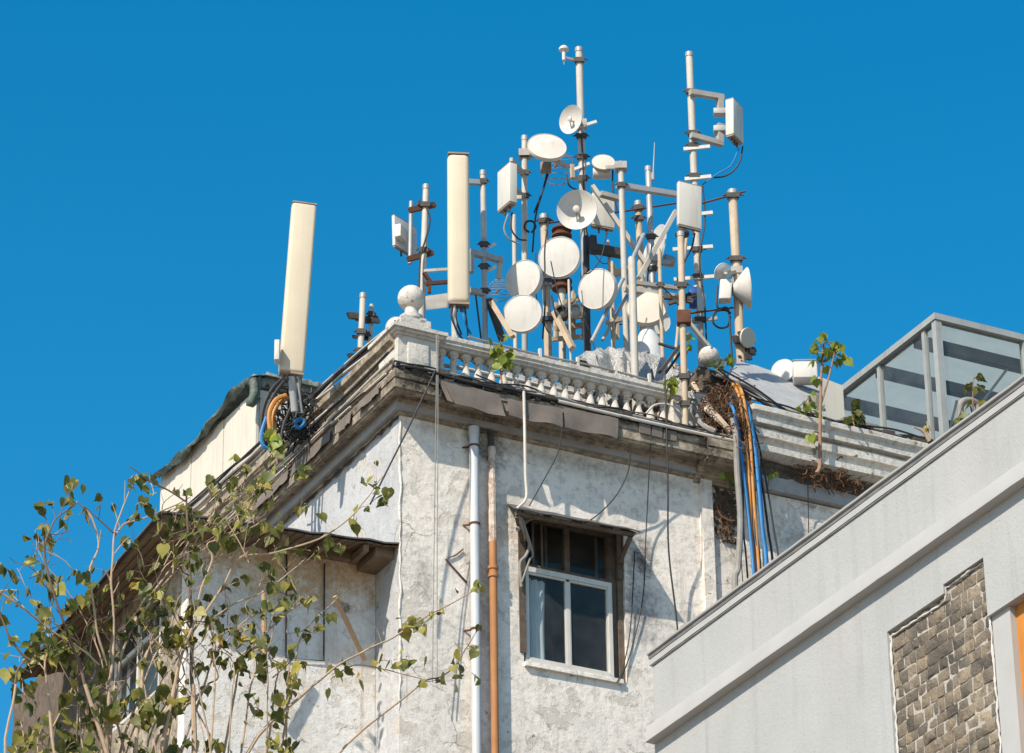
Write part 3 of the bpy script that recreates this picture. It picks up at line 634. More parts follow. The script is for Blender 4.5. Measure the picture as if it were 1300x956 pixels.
MB().box(P(gu0+.13,gv0+.05,gz0),P(gu1,gv0+.062,gz1)).build('pane','box_glass',GB)
MB().box(P(gu0+.02,gv1-.06,gz0),P(gu1,gv1-.02,gz1)).build('back_wall','inner_wall',GB)
MB().box(P(gu1-.06,gv0+.1,gz0),P(gu1-.02,gv1-.1,gz1)).build('back_wall','inner_wall',GB)
MB().box(P(gu0+.1,gv0+.1,.8),P(gu1,gv1,gz0)).build('plinth','rubble',GB)
for (a,c) in (((gu0+.5,1.5),(gu0+1.6,2.4)),((gu0+.5,2.4),(gu0+1.7,1.2))): MB().bar(P(a[0],a[1],gz0+.6),P(c[0],c[1],gz1-.1),.03,.03).build('brace','galv',GB)
b = MB().tube(smooth([P(9.05,.38,1.0),P(9.06,.38,2.1),P(9.1,.36,2.35),P(9.3,.36,2.4),P(9.38,.36,2.2),P(9.4,.36,1.0)]),.05,10)
tag(b.build('vent_pipe','grey_cable'),'grey bent vent pipe hooped against the glass enclosure corner','pipe')

# ------------------------------------------------------------------ roof shed at left
SH = thing('roof_shed','cream panel shed under a frayed green tarpaulin on the left roof edge','shed',P(.6,6.5,ROOF))
s0, s1 = U(326,494,.05), U(203,606,.05)
b = MB(); n = 6
for i in range(n):
    a = interp((.05,s0.y,0),(.05,s1.y,0),i/n); c = interp((.05,s0.y,0),(.05,s1.y,0),(i+1)/n)
    zt0 = interp((0,0,s0.z),(0,0,s1.z),i/n).z; zt1 = interp((0,0,s0.z),(0,0,s1.z),(i+1)/n).z
    b.prism([Vector((.05+.012*(i%2),a.y,H+ROOF)),Vector((.05+.012*(i%2),c.y-.012,H+ROOF)),Vector((.05+.012*(i%2),c.y-.012,zt1)),Vector((.05+.012*(i%2),a.y,zt0))],(.04,0,0))
b.build('side_panel','shed_panel',SH)
zf = s0.z
MB().prism([Vector((.1,s0.y,H+ROOF)),Vector((.55,s0.y,H+ROOF)),Vector((.55,s0.y,zf)),Vector((.1,s0.y,zf))],(0,.04,0)).build('front_panel','shed_panel',SH)
MB().box((.6,s0.y+.6,H+ROOF),(3.2,s0.y+.65,zf-.1)).build('back_panel','room_dark',SH)
rows = []
e0 = [U(322,480,-.06), U(300,497,-.06), U(270,532,-.06), U(240,566,-.06), U(215,592,-.06), U(193,606,-.06)]
e0 = smooth(e0, 8)
for j,(du,dz) in enumerate(((.01,-.07),(-.02,-.04),(-.03,.0),(.03,.035),(.2,.05),(.8,.07),(1.6,.07),(2.4,.02))):
    rows.append([p+Vector((du+(mnoise.noise(p*2.1+Vector((j*.6,0,3)))*.07)*(j<4), random.uniform(-.012,.012), dz+mnoise.noise(p*1.7+Vector((0,j*.35,0)))*.06+mnoise.noise(p*7+Vector((0,j,0)))*.035+random.uniform(-.014,.014)*(1 if j else 2.5))) for p in e0])
MB().sheet(rows,-.012).build('tarpaulin','green_tarp',SH,sharp=70)
f_ = [V(318,482,s0.y-.05), V(345,478,s0.y-.05), V(385,484,s0.y-.05), V(412,489,s0.y-.05), V(437,496,s0.y-.05)]
f_ = smooth(f_,7); rows = []
for j,(dv,dz) in enumerate(((.0,-.14),(-.03,-.02),(.1,.08),(.7,.08))):
    rows.append([p+Vector((random.uniform(-.03,.03), dv, dz+random.uniform(-.045,.045))) for p in f_])
MB().sheet(rows,-.012).build('tarpaulin','grey_tarp',SH,sharp=70)
for (a,c,m) in (((330,488),(440,508),'steel_bar'),((350,492),(440,512),'wood_bar'),((366,505),(430,520),'rust'),((395,500),(360,530),'dark_iron'),((430,500),(428,550),'steel_bar')):
    MB().bar(V(*a,s0.y+.1),V(*c,s0.y+.1),.06,.06).build('frame_bar',m,SH)
MB().tube(smooth([V(322,482,s0.y-.1),V(323,500,s0.y-.12),V(318,512,s0.y-.12),V(326,505,s0.y-.1)]),.07,6).build('tarp_fold','green_tarp',SH,sharp=80)

# ------------------------------------------------------------------ poles
POLES = {}
def pole(key, label, top, bot, v, wpx, mat='pole_pale', cap=True, clamps=(), lower=None, split=.3, zbase=ROOF, name='antenna_pole'):
    A, B = V(*top, v), V(*bot, v); d = (A-B).normalized()
    base = A - d*((A.z-(H+zbase))/d.z) if zbase is not None else B
    r = wpx*.5*depth(A)/FOC; n = (A-base).length
    t = thing(name, label, 'pole', base, 'antenna poles on the roof'); M = base+(A-base)*split if lower else base
    MB().tube([M,A-d*.03,A],[r,r,r*.82],14).build('shaft',mat,t)
    if lower: MB().tube([base,M],r*.97,14).build('lower_shaft',lower,t)
    if cap: MB().tube([A-d*.06,A+d*.012],r*1.15,14).build('cap','galv',t)
    for y in clamps:
        s = (y-top[1])/(bot[1]-top[1]); p = A.lerp(B, s); q = d.cross(VIEW).normalized()
        MB().tube([p-d*.02,p+d*.02],r*1.3,12).obox(p-VIEW*r*1.15,q*r*1.5,VIEW*.018,d*.038).tube([p-q*r*2.4-VIEW*r,p+q*r*2.4-VIEW*r],.011,6).tube([p-q*r*1.9-VIEW*r+d*.022,p+q*r*1.9-VIEW*r+d*.022],.009,6).build('clamp','dark_iron',t)
    POLES[key] = (base, A, r); return t
def onpole(key, y):                          # point of a pole seen at image row y
    a, b, r = POLES[key]; lo, hi = 0.0, 1.0
    def row(t):
        q = a.lerp(b,t)-CAM; return PPY-FOC*q.dot(CU)/q.dot(CF)
    for _ in range(40):
        m = (lo+hi)/2
        if row(m) > y: lo = m
        else: hi = m
    return a.lerp(b,lo)
pole('P1','tallest central mast, pale on top and grey below, with a mushroom sensor arm',(735,62),(745,430),3.0,9,lower='pole_grey',split=.68,clamps=(79,163,178,205,232))
pole('P2','tall pale mast on the right carrying the highest box antenna',(875,68),(890,440),3.0,9,lower='pole_grey',split=.42,clamps=(120,174,190,229,322,356,409))
pole('P3','beige rust-streaked mast at the far right of the antenna cluster',(930,243),(940,440),2.0,11.5,'pole_beige',lower='pole_grey',split=.35,clamps=(251,332))
pole('P4','leaning pale mast with two rusty arms left of the tall cream panel',(541,236),(535,403),1.5,8,clamps=(262,320),split=.3)
pole('P5','slim mast just right of the tall cream panel, white tip over grey',(613,218),(616,432),1.4,7,'pole_pale',lower='pole_grey',split=.76,clamps=(232,313,341,372))
pole('P6','pale mast holding the stained oval dish and the left box antenna',(666,174),(666,447),2.2,7.5,lower='pole_grey',split=.45,clamps=(199,222,252))
pole('P7','short thick beige post behind the stacked white dishes',(690.6,274),(696,447),2.6,10,'pole_beige',clamps=(283,360,408))
pole('P8','thin pointed pole between the box antenna mast and the thick beige post',(652.5,273),(654,400),2.6,5.5,cap=False)
pole('P9','slim pale pole right of the concave middle dish',(788,207),(795,430),1.9,7.5,clamps=(237,))
pole('P10','grey pole with crossbar and thin whip aerial left of the flat beige panel',(823,213),(829,375),2.4,8,'galv',clamps=(243,303,343,372))
pole('P11','short stained post stub with two black bands',(810,257),(813,330),3.0,8.5,'pole_beige',clamps=(266,279))
pole('P12','thick white post standing in front right behind the balustrade rail',(802,327),(806,470),.32,9.8,'pole_pale',zbase=1.0,cap=False)
pole('P13','rusty beige front pole clamped to the outside of the ledge',(864,296),(870,538),-.33,8.5,'pole_beige',clamps=(365,481,515),lower='pole_beige',split=.5,zbase=ROOF)
pole('P14','thin beige pole with a rusty band next to the foil bundle',(837,316),(840,414),.9,5,'pole_beige',cap=False,clamps=(363,))
pole('P15','very thin short white rod below the hidden panel',(772,305),(774,350),2.6,4,cap=False)
pole('P16','short stout pole with clamps behind the left parapet coping',(461,374),(457,462),1.4,8,clamps=(423,447))
pole('P17','shorter grey pole paired with the stout pole at the left parapet',(472,388),(469,455),1.5,5.5,clamps=(400,))
pole('P18','thin pale rod in front of the timber rack',(722,355),(724,431),1.4,3.2,cap=False)
pole('P19','thick pole with two rusty drums below the middle dishes',(713,292),(714,440),3.4,9,'pole_pale',clamps=(330,))
pole('P20','dark rusty box column directly under the concave dish',(744,300),(746,430),2.7,8,'dark_iron',cap=False)
pole('P21','slim rod standing left of the rusty front pole under the flat panel',(872,296),(866,360),.6,4,'pole_beige',cap=False)
pole('P22','thin light rod in the gap behind the silver foil bundle',(777,332),(779,420),1.6,4,'wood_bar',cap=False)
# whip, drums, sensor
a = V(829,224,2.35); tag(MB().tube([a,V(831,181,2.35)],[.012,.006],6).tube([V(823,226,2.4),a],.02,6).tube([a-Vector((0,0,.06)),a+Vector((0,0,.06))],.025,8).build('whip_aerial','galv'),'thin upright whip aerial on the crossbar pole','aerial')
for y,lab in ((296,'rusty flanged drum just under the concave dish'),(362,'rusty drum on the pole left of the timber rack')):
    p = onpole('P19',y); tag(MB().lathe(p,(0,0,1),[(.0,-.07),(.15,-.07),(.15,-.04),(.11,-.03),(.11,.03),(.15,.04),(.15,.07),(0,.07)],24).build('pole_drum','rust'),lab,'drum','rusty drums on the centre pole')
a, c = onpole('P1',78), V(716,73,3.0)
SN = thing('sensor_arm','small white mushroom sensor on an arm at the top of the tallest mast','sensor',c)
MB().bar(a,c,.035,.035).tube([c,V(716,82,3.0)-Vector((0,0,.0))],.006,5).build('arm','steel_bar',SN)
MB().lathe(c,(0,0,1),[(0,-.05),(.028,-.05),(.028,.10),(.05,.11),(.075,.13),(.075,.16),(.05,.19),(0,.2)],18).build('sensor_head','dish_white',SN)

# ------------------------------------------------------------------ bars, struts and crossbars
def strut(label, a, c, w=.05, h=.05, mat='pole_pale', name='strut', cat='strut', group='struts and crossbars among the poles', round_=False):
    A, B = V(*a), V(*c)
    m = MB().tube([A,B],w/2,10) if round_ else MB().bar(A,B,w,h)
    return tag(m.build(name,mat), label, cat, group)
strut('pale diagonal brace falling from the concave dish to the right',(752,236,2.3),(822,338,2.0),.07,.06)
strut('pale diagonal brace rising to the left edge of the flat beige panel',(811,353,1.6),(858,268,1.6),.07,.06)
strut('round grey brace leaning from the thick white post up to the right',(803,329,.45),(817,298,1.6),.06,.06,'galv',round_=True)
strut('long pale tube leaning left down to the foil bundle',(791,354,1.5),(751,434,1.1),.06,.06,'galv',round_=True)
strut('second darker tube leaning beside the long pale tube',(796,375,1.8),(765,432,1.5),.05,.05,'steel_bar',round_=True)
strut('timber coloured brace running down right from the stacked dishes',(704,396,1.3),(727,442,1.0),.08,.07,'wood_bar')
strut('timber coloured brace leaning right of the slim mast behind the rail',(624,384,1.2),(651,428,1.0),.09,.07,'wood_bar')
strut('dark brace beside the slim mast at the rail',(620,380,1.35),(638,432,1.35),.09,.07,'dark_iron')
strut('pale brace in front of the right mast running down to the fallen ball',(874,409,.5),(900,441,.5),.06,.05)
strut('upper crossbar from the slim pole to the flat beige panel',(783,235,2.15),(858,247,2.15),.08,.08,'galv')
strut('lower crossbar from the slim pole to the rusty front pole',(793,366,1.6),(858,378,1.6),.09,.08,'pole_pale')
strut('second lower crossbar just above, behind the beige covered dish',(790,357,2.0),(860,366,2.0),.06,.06,'steel_bar')
strut('short brown crossbar right of the oval cream dish',(762,246,2.1),(787,253,2.1),.09,.07,'steel_bar')
strut('thin red rod running across behind the concave dish',(692,284,2.9),(858,258,2.9),.028,.028,'rust',round_=True)
strut('dark red rod between the flat panel and the beige far right mast',(888,259,2.2),(946,243,2.0),.03,.03,'rust',round_=True)
strut('lower red rod between the tall right mast and the beige far right mast',(874,398,2.2),(934,390,2.2),.03,.03,'rust',round_=True)
for (y,v,l) in ((191,3,'small white crosspiece on the right mast below the box arms'),(229,3,'small white crosspiece on the right mast above the flat panel'),(275,3,'stub of white crosspiece at the right edge of the flat panel'),(318,3,'long white crosspiece on the right mast below the flat panel'),(356,3,'lowest white crosspiece on the right mast'),(409,3,'grey crosspiece low on the right mast behind the brace')):
    p = onpole('P2',y)+Vector((0,-.07,0)); hw = .20 if y not in (318,356) else .30
    sh = -.1 if y in (318,356) else .02
    tag(MB().bar(p+SIDE*(-hw+sh)+Vector((0,0,-.012)),p+SIDE*(hw+sh)+Vector((0,0,.03)),.03,.055).build('crosspiece','dish_white' if y<400 else 'steel_bar'),l,'crosspiece','white crosspieces on the right mast')
for (y,l,s0_,s1_) in ((161,'short white crosspiece on the tallest mast below the small dish',-.12,.2),(214,'short white crosspiece on the tallest mast behind the oval dish arm',-.18,.08)):
    p = onpole('P1',y)+Vector((0,-.07,0)); tag(MB().bar(p+SIDE*s0_-Vector((0,0,.06)),p+SIDE*s1_+Vector((0,0,.05)),.03,.045).build('crosspiece','dish_white'),l,'crosspiece','white crosspieces on the tallest mast')
for (y,l) in ((315,'upper tiny white lamp on the slim mast'),(344,'lower tiny white lamp on the slim mast')):
    p = onpole('P5',y); tag(MB().bar(p,p+SIDE*.08+Vector((0,0,.02)),.02,.02).tube([p+SIDE*.07+Vector((0,0,.01)),p+SIDE*.16+Vector((0,0,.07))],.022,8).build('small_lamp','dish_white'),l,'lamp','tiny lamps on the slim mast')
# bracket frames by the tall cream panel
BF = thing('bracket_frame','grey arm frame joining the slim mast to the tall cream panel','frame',V(616,330,1.4))
for a,c,w in (((594,231),(613,232),.07),((596,320),(638,331),.08),((635,331),(633.5,354),.055),((598,322),(598,346),.07),((596,369),(615,373),.08)):
    MB().bar(V(*a,1.4),V(*c,1.4),w,w).build('arm','pole_grey' if w!=.055 else 'pole_pale',BF)
BF = thing('bracket_frame','white and brown shelf frame between the leaning mast and the tall cream panel','frame',V(545,385,1.3))
for a,c,w,m in (((539,344),(570,342),.04,'dish_white'),((541,360),(568,358),.05,'rust'),((538,346),(548,360),.045,'rust'),((545,356),(545,372),.045,'rust')):
    MB().bar(V(*a,1.35),V(*c,1.35),w,w).build('bar',m,BF)
q = [V(540,376,1.3),V(569,372,1.3),V(568,388,1.15),V(541,391,1.15)]
MB().prism(q,(0,0,-.03)).build('shelf','steel_bar',BF)
# timber rack
RK = thing('timber_rack','timber and steel rack standing behind the stacked dishes','rack',V(722,425,3.2))
for a,c,w in (((703,406),(746,400),.07),((703,418),(746,412),.07),((700,431),(746,427),.06),((741,385),(742,431),.06),((706,385),(706,431),.06),((728,370),(728,431),.05),((716,384),(744,378),.06)):
    MB().bar(V(*a,3.2),V(*c,3.2),w,w).build('rail' if a[1]-c[1]<10 and a[1]>c[1] else 'upright','wood_bar',RK)
MB().lathe(V(730,393,3.0),-VIEW,[(0,-.1),(.10,-.1),(.10,.02),(.07,.03),(.07,-.02),(0,-.02)],18).build('ring','dish_white',RK)
MB().lathe(V(713,396,3.0),-VIEW,[(0,-.1),(.11,-.1),(.11,.02),(.08,.03),(.08,-.02),(0,-.02)],18).build('ring','dark_iron',RK)
RK = thing('timber_rack','pale timber shelf behind the right-hand white dish','rack',V(785,352,2.4))
for a,c,w in (((777,348),(800,342),.12),((778,336),(778,362),.06),((770,410),(795,404),.07),((783,403),(784,430),.05)): MB().bar(V(*a,2.4),V(*c,2.4),w,w*.8).build('rail','wood_bar',RK)
# rusty joint plate on the front pole
p = onpole('P13',405); tag(MB().obox(p+Vector((0,-.03,0)),SIDE*.095,VIEW*.07,(0,0,.1),.01).build('clamp_plate','rust'),'dark red rusty clamp block on the rusty front pole','clamp')
p = onpole('P13',378); b = MB()
for i in range(5): b.bar(p+SIDE*random.uniform(-.25,0)+Vector((0,.05,random.uniform(-.08,.05))),p+SIDE*random.uniform(.05,.25)+Vector((0,.05,random.uniform(-.05,.12))),.05,.05)
tag(b.build('clamp_plate','dark_iron'),'tangle of black iron clamps where the lower crossbar meets the rusty front pole','clamp')

# ------------------------------------------------------------------ dishes
def dish(label, c, v, major, ratio, ang, kind='radome', mat='dish_white', pole_key=None, py=None, name='dish_antenna', feed=True, dep=.34):
    C = V(*c, v); r = major*depth(C)/FOC; to = (CAM-C).normalized(); s = math.sqrt(max(0,1-ratio*ratio))
    rr = (CR-to*CR.dot(to)).normalized(); uu = (CU-to*CU.dot(to)).normalized()
    n = (ratio*to + s*(math.cos(R(ang))*rr+math.sin(R(ang))*uu)).normalized()
    back = C-n*r*(dep+.35)
    t = thing(name, label, 'dish antenna', back, 'dish antennas on the roof')
    if kind == 'radome':
        MB().lathe(C,n,[(.93*r,-dep*r-.01),(.985*r,-dep*r),(1.0*r,-.02*r),(.985*r,.012*r),(.965*r,.012*r),(.95*r,-.012*r),(.6*r,.02*r),(.25*r,.04*r),(0,.042*r)],56).build('radome',mat,t)
        MB().lathe(C,n,[(0,-(dep+.34)*r),(.2*r,-(dep+.34)*r),(.25*r,-(dep+.26)*r),(.8*r,-(dep+.06)*r),(.935*r,-dep*r-.008)],40).build('back_shell','dish_cream',t)
    elif kind == 'open':
        f = [(x*r, (-(1-x*x)*dep)*r) for x in linsp(0,1,11)]
        bk = [(x*r*1.012, (-(1-x*x)*dep)*r-.012) for x in linsp(1,0,11)]
        MB().lathe(C,n,f+[(1.03*r,.004),(1.035*r,-.012)]+bk,56).build('reflector',mat,t)
        if feed:
            e = C+n*r*.12; 
            MB().tube(smooth([C-n*r*dep*.97, C-n*r*dep*.5-uu*r*.1, e]),.07*r,10).lathe(e,n,[(0,-.06*r),(.17*r,-.06*r),(.17*r,.05*r),(.08*r,.09*r),(0,.09*r)],16).build('feed_horn','dish_stained',t)
            MB().tube([C-uu*r*.8-n*r*dep*.34, e],.035*r,8).build('feed_arm','steel_bar',t)
    elif kind == 'cone':
        MB().lathe(C,n,[(0,-dep*r),(.22*r,-dep*r),(.34*r,-dep*.86*r),(.66*r,-dep*.5*r),(.97*r,-.08*r),(1.03*r,-.02*r),(1.03*r,.03*r),(.97*r,.035*r),(0,.06*r)],48).build('reflector',mat,t)
    hub = C-n*r*(dep+.30)
    b = MB().lathe(hub,n,[(0,-.22*r-.03),(.17*r,-.22*r-.03),(.2*r,-.16*r),(.2*r,.06*r),(0,.06*r)],16)
    b.build('hub','galv',t)
    if pole_key:
        q = onpole(pole_key, py if py else c[1]); e = hub-n*.2*r
        MB().bar(e,q,.06,.05).obox(q,SIDE*.085,VIEW*.08,(0,0,.055)).build('mount_arm','steel_bar',t)
    return t
dish('small open dish with feed horn high on the tallest mast',(724.5,151.5),2.75,18.4,.72,160,'open','dish_white','P1',158)
dish('large oval dish with rust stained face, leftmost of the upper dishes',(694.5,185.5),1.95,25.2,.62,80,'radome','dish_stained','P6',196,dep=.2)
dish('small oval cream dish with a box under it, right of the tallest mast',(766,205.5),2.4,14.8,.64,85,'radome','dish_cream','P9',212,dep=.15)
dish('open concave dish with bent feed arm at the centre of the cluster',(732.4,266),2.1,25.6,.93,130,'open','dish_white','P1',268,dep=.3)
dish('white covered dish directly below the concave dish',(709.5,326),1.5,27.3,.92,130,'radome','dish_white','P19',330)
dish('upper left dish of the stacked white pair',(663.5,354),1.4,25.5,.82,150,'radome','dish_white','P7',360)
dish('lowest left white dish close above the balustrade rail',(663,397.5),1.15,25.2,.93,120,'radome','dish_white','P7',404)
dish('white covered dish right of centre, in front of the leaning tubes',(757,366.5),1.2,26.8,.84,155,'radome','dish_white','P20',372)
dish('beige covered dish partly hidden by the thick white post',(821,390),1.5,26,.78,95,'radome','dish_cream','P10',372)
dish('pale dish half hidden behind the beige covered one',(833,407),2.2,19,.85,60,'radome','dish_white')
dish('cone backed white dish facing right on the beige far right mast',(950,366),1.8,26,-.13,4,'cone','dish_white','P3',368,dep=.75)
dish('small lens shaped white dish seen edge on with a blue rim',(888,379),2.3,17.5,.26,10,'radome','dish_white','P2',380,dep=.25)
dish('small cream dish low on the beige far right mast',(950,429),1.8,13,.7,5,'radome','dish_cream','P3',432,dep=.2)
dish('white dish resting on the sloping roof sheet right of the nest of roots',(994,470),1.2,16,.85,125,'radome','dish_white',dep=.15)
dish('small white dish peeking out behind the corner pedestal',(501,414),1.2,13,.85,140,'radome','dish_white',dep=.2)
dish('large narrow white dish behind the grey crossbar pole',(828,325),3.6,41,.27,162,'open','dish_white','P10',330,feed=False,dep=.15)
dish('grey dish back on the left of the beige far right mast',(917,345),1.9,11.5,-.8,150,'open','panel_grey','P3',345,feed=False)
tag(MB().lathe(V(823,436,1.6),(0,0,1),[(0,-.3),(.24,-.3),(.2,0),(.1,.2),(.07,.3),(0,.3)],20).build('dish_pedestal','panel_grey'),'grey cone shaped pedestal under the beige covered dish','pedestal')
p = V(880,378,2.2); tag(MB().lathe(p,SIDE,[(0,-.06),(.16,-.06),(.17,0),(.16,.05),(0,.05)],24).build('blue_cap','blue_plastic'),'dark blue round plastic cap beside the lens shaped dish','cap')
tag(MB().obox(V(921,370,1.95),SIDE*.09,VIEW*.09,(.02,0,.17),.02).build('radio_box','dish_white'),'small white radio unit left of the beige far right mast','radio box')
p = V(764,220,2.5); tag(MB().lathe(p,SIDE,[(0,-.13),(.075,-.13),(.085,-.11),(.085,.11),(.075,.13),(0,.13)],18).build('radio_box','dish_cream'),'short round radio canister under the small oval cream dish','radio box')
tag(MB().obox(V(693,213,2.3),SIDE*.08,VIEW*.06,(0,0,.07),.01).build('radio_box','panel_edge'),'brown radio box under the large rust stained dish','radio box')
MBp = MB().bar(V(702,203,2.0),V(722,212,2.2),.05,.05).bar(V(726,209,2.4),V(727,226,2.4),.05,.05).bar(V(727,226,2.4),onpole('P1',228),.06,.05)
tag(MBp.build('bent_arm','pole_beige'),'cream bent arm between the rust stained dish and the tallest mast','arm')
# wire grid dishes
def grid_dish(label, c, v, r, rows, mat, wob_):
    C = V(*c, v); b = MB(); cr = CR; cu = CU
    for i in range(rows):
        t = -1+2*i/(rows-1); L = math.sqrt(max(.05,1-.8*t*t))
        b.tube(smooth([C+cu*t*r+cr*s*L*r+VIEW*(wob_*(s*s+t*t))+Vector((0,0,wob_*.7*s*s)) for s in (-1,-.5,0,.5,1)],4),.0055,5)
    b.tube(smooth([C+cr*math.cos(a)*r*1.0+cu*math.sin(a)*r+VIEW*wob_ for a in linsp(0,2*math.pi,13)],3),.007,5)
    b.bar(C,C+Vector((0,.1,0)),.03,.03)
    tag(b.build('grid_antenna',mat),label,'grid antenna')
grid_dish('reddish wire grid antenna behind the rust stained dish',(708,208),2.6,.24,9,'red_stem',.14)
grid_dish('thin grey wire grid antenna right of the slim mast',(634,367),2.0,.15,9,'grey_cable',.05)

# ------------------------------------------------------------------ panel antennas
def panel(label, bot, top, v, wpx, phi, dm, mat='panel_white', edge='panel_grey', bev=.02, pole_key=None, pys=(), rot=0, conn=4, name='panel_antenna'):
    B, A = V(*bot,v), V(*top,v); up = (A-B); hgt = up.length; up.normalize()
    e = (math.sin(R(phi))*SIDE+math.cos(R(phi))*VIEW); e = (e-up*e.dot(up)).normalized(); n = e.cross(up)
    w = wpx*depth(A)/FOC
    c = (A+B)/2
    t = thing(name,label,'panel antenna',B,'panel antennas on the roof')
    MB().obox(c,e*w/2,n*dm/2,up*hgt/2,bev).build('radome',mat,t)
    MB().obox(c-up*(hgt/2+.008),e*(w/2-.012),n*(dm/2-.01),up*.015).build('bottom_cap',edge,t)
    MB().obox(c+up*(hgt/2+.004),e*(w/2-.004),n*(dm/2-.004),up*.010).build('top_cap',edge,t)
    for i in range(conn):
        q = c-up*(hgt/2)+e*w*(.7*(i+.5)/conn-.35); MB().tube([q,q-up*.10],.016,8).build('connector','dark_iron',t)
    for y in pys:
        q = onpole(pole_key,y); s = c+up*((q-c).dot(up)); s = s-n*dm/2*(1 if (q-c).dot(n)<0 else -1)
        MB().bar(s,q,.05,.06).build('bracket','steel_bar',t)
    return t, c, up, hgt, e, n, w
A1 = panel('huge cream panel antenna leaning above the left parapet',(369.5,475),(386,261),1.2,31.5,78,.16,'radome_cream','panel_edge',.045)
A2 = panel('tall cream panel antenna with rounded sides, upright right of the corner ball',(582.5,387),(581.5,198),1.0,27.6,84,.17,'radome_cream','panel_edge',.07)
panel('white box antenna facing left on the stained dish mast',(644,263),(644,214),1.9,31,-31,.125,'panel_white','panel_edge',.008,'P6',(222,252),conn=2)
panel('flat beige panel antenna facing the street on the rusty front pole',(875,289),(875,235),.1,32.5,66,.07,'panel_white','panel_edge',.01,conn=2)
panel('white box antenna held out right of the right mast, highest of the boxes',(932.5,177),(932,132),2.8,27,30,.14,'panel_white','panel_edge',.012,conn=3)
panel('beige panel mostly hidden behind the concave dish',(765,289),(765,249),2.9,30,70,.1,'panel_white','panel_edge',.01,conn=2)
panel('small grey plate antenna seen from behind on the leaning mast',(514,320),(513,282),1.9,46,36,.05,'panel_grey','panel_edge',.008,conn=2)
tag(MB().obox(V(509,297,1.75),(math.sin(R(22))*SIDE+math.cos(R(22))*VIEW)*.12,(math.cos(R(22))*SIDE-math.sin(R(22))*VIEW)*.05,(0,0,.1),.012).build('radio_box','dish_white'),'white radio box bolted to the small plate antenna','radio box')
tag(MB().obox(V(352,447,1.1),SIDE*.035,VIEW*.08,(0,0,.15),.012).build('radio_box','panel_white'),'small white unit behind the lower left edge of the huge leaning panel','radio box')
for lab,pp_,sz in (('small yellowed sticker plate on the side of the left box antenna',V(659,250,1.62),.035),):
    tag(MB().obox(pp_,SIDE*sz,VIEW*.004,(0,0,sz*.8)).build('sticker_plate','pole_beige'),lab,'plate')
# supports
def rig(label, parts_, v, mat='rust', name='mounting_arm'):
    b = MB()
    for a,c,w in parts_: b.bar(V(*a,v),V(*c,v),w,w)
    return tag(b.build(name,mat),label,'bracket','antenna mounting arms')
rig('upper rusty arm of the leaning mast',[((520,267),(552,260),.07),((533,262),(533,256),.06)],1.55)
rig('lower rusty arm of the leaning mast',[((518,329),(549,321),.07)],1.55)
tag(MB().tube([V(522,256,1.7),V(520.5,335,1.7)],.03,10).build('stub_pole','galv'),'short grey stub pole holding the small plate antenna','pole')
rig('upper grey arm of the highest box antenna',[((876,117),(918,124),.085),((914,124),(914,145),.09)],2.9,'steel_bar')
rig('lower grey arm of the highest box antenna',[((877,172),(917,183),.085),((914,158),(914,182),.09)],2.9,'steel_bar')
b = MB()
for y in (143,165): b.obox(V(914,y,2.9),SIDE*.1,VIEW*.07,(0,0,.05),.01)
tag(b.build('clamp_plate','galv'),'pair of bolted clamps on the back of the highest box antenna','clamp')
rig('black iron arm low between the dishes',[((750,315),(790,322),.12),((752,300),(754,322),.09)],2.5,'dark_iron')
b = MB().lathe(V(866,297,.1),(0,0,1),[(0,-.12),(.03,-.12),(.03,-.03),(.1,-.02),(.1,.02),(.06,.03),(.06,.06),(0,.06)],14); tag(b.build('clamp_plate','dark_iron'),'round black clamp under the flat beige panel','clamp')
a = V(370,478,1.2); b = MB().tube([a,Vector((a.x+.1,a.y+.1,H+ROOF))],.05,12).tube([a+SIDE*.08,Vector((a.x+.2,a.y+.1,H+ROOF))],.02,8); tag(b.build('stub_pole','pole_grey'),'grey stub pole under the huge leaning cream panel','pole')
a = V(583,389,1.0); tag(MB().tube([a-SIDE*.07,Vector((a.x-.05,a.y+.05,H+ROOF))],.04,12).build('stub_pole','pole_pale'),'pale stub pole under the tall upright cream panel','pole')

# ------------------------------------------------------------------ cables
def cable(label, pts, r, mat, group, name='cable', k=6):
    return tag(MB().tube(smooth([V(*p) for p in pts],k),r,7).build(name,mat),label,'cable',group)
def ucable(label, pts, r, mat, group, name='cable', k=6):
    return tag(MB().tube(smooth([U(*p) for p in pts],k),r,7).build(name,mat),label,'cable',group)
RB = 'cables of the blue and orange bundle'
def bundle(label, px, mat, r, dv=0.0):
    p = [V(x,y,-.56+dv) for x,y in px]
    end = p[-1]; p.append(end+Vector((.02,.0,-1.2))); p.append(end+Vector((.03,.25,-2.6)))
    tag(MB().tube(smooth([V(px[0][0]-8,px[0][1]-16,-.2)]+p,6),r,9).build('cable',mat),label,'cable',RB)
bundle('left blue cable of the hanging bundle',[(932,523),(937,556),(946,620),(952,676),(956,720)],'blue_cable',.022)
bundle('thick right blue cable of the hanging bundle',[(949,518),(957,560),(963,620),(968,676),(972,708)],'blue_cable',.027)
bundle('left orange cable of the hanging bundle, brightest one',[(938,503),(946,550),(951,610),(954,676),(957,724)],'orange_cable',.021,.03)
bundle('right orange cable of the hanging bundle beside the thick blue one',[(943,502),(952,556),(956,620),(960,676),(963,718)],'orange_cable',.021,-.02)
bundle('grey flat conduit at the left side of the bundle',[(933,545),(936,600),(940,660),(937,720),(933,742)],'grey_cable',.042,-.03)
bundle('slim third orange cable twisted behind the bright orange one',[(941,506),(949,552),(953,612),(955,676),(959,722)],'orange_cable',.016,.05)
bundle('slim light blue cable half hidden by the left blue one',[(935,528),(941,570),(948,625),(956,680),(960,718)],'blue_cable',.015,.05)
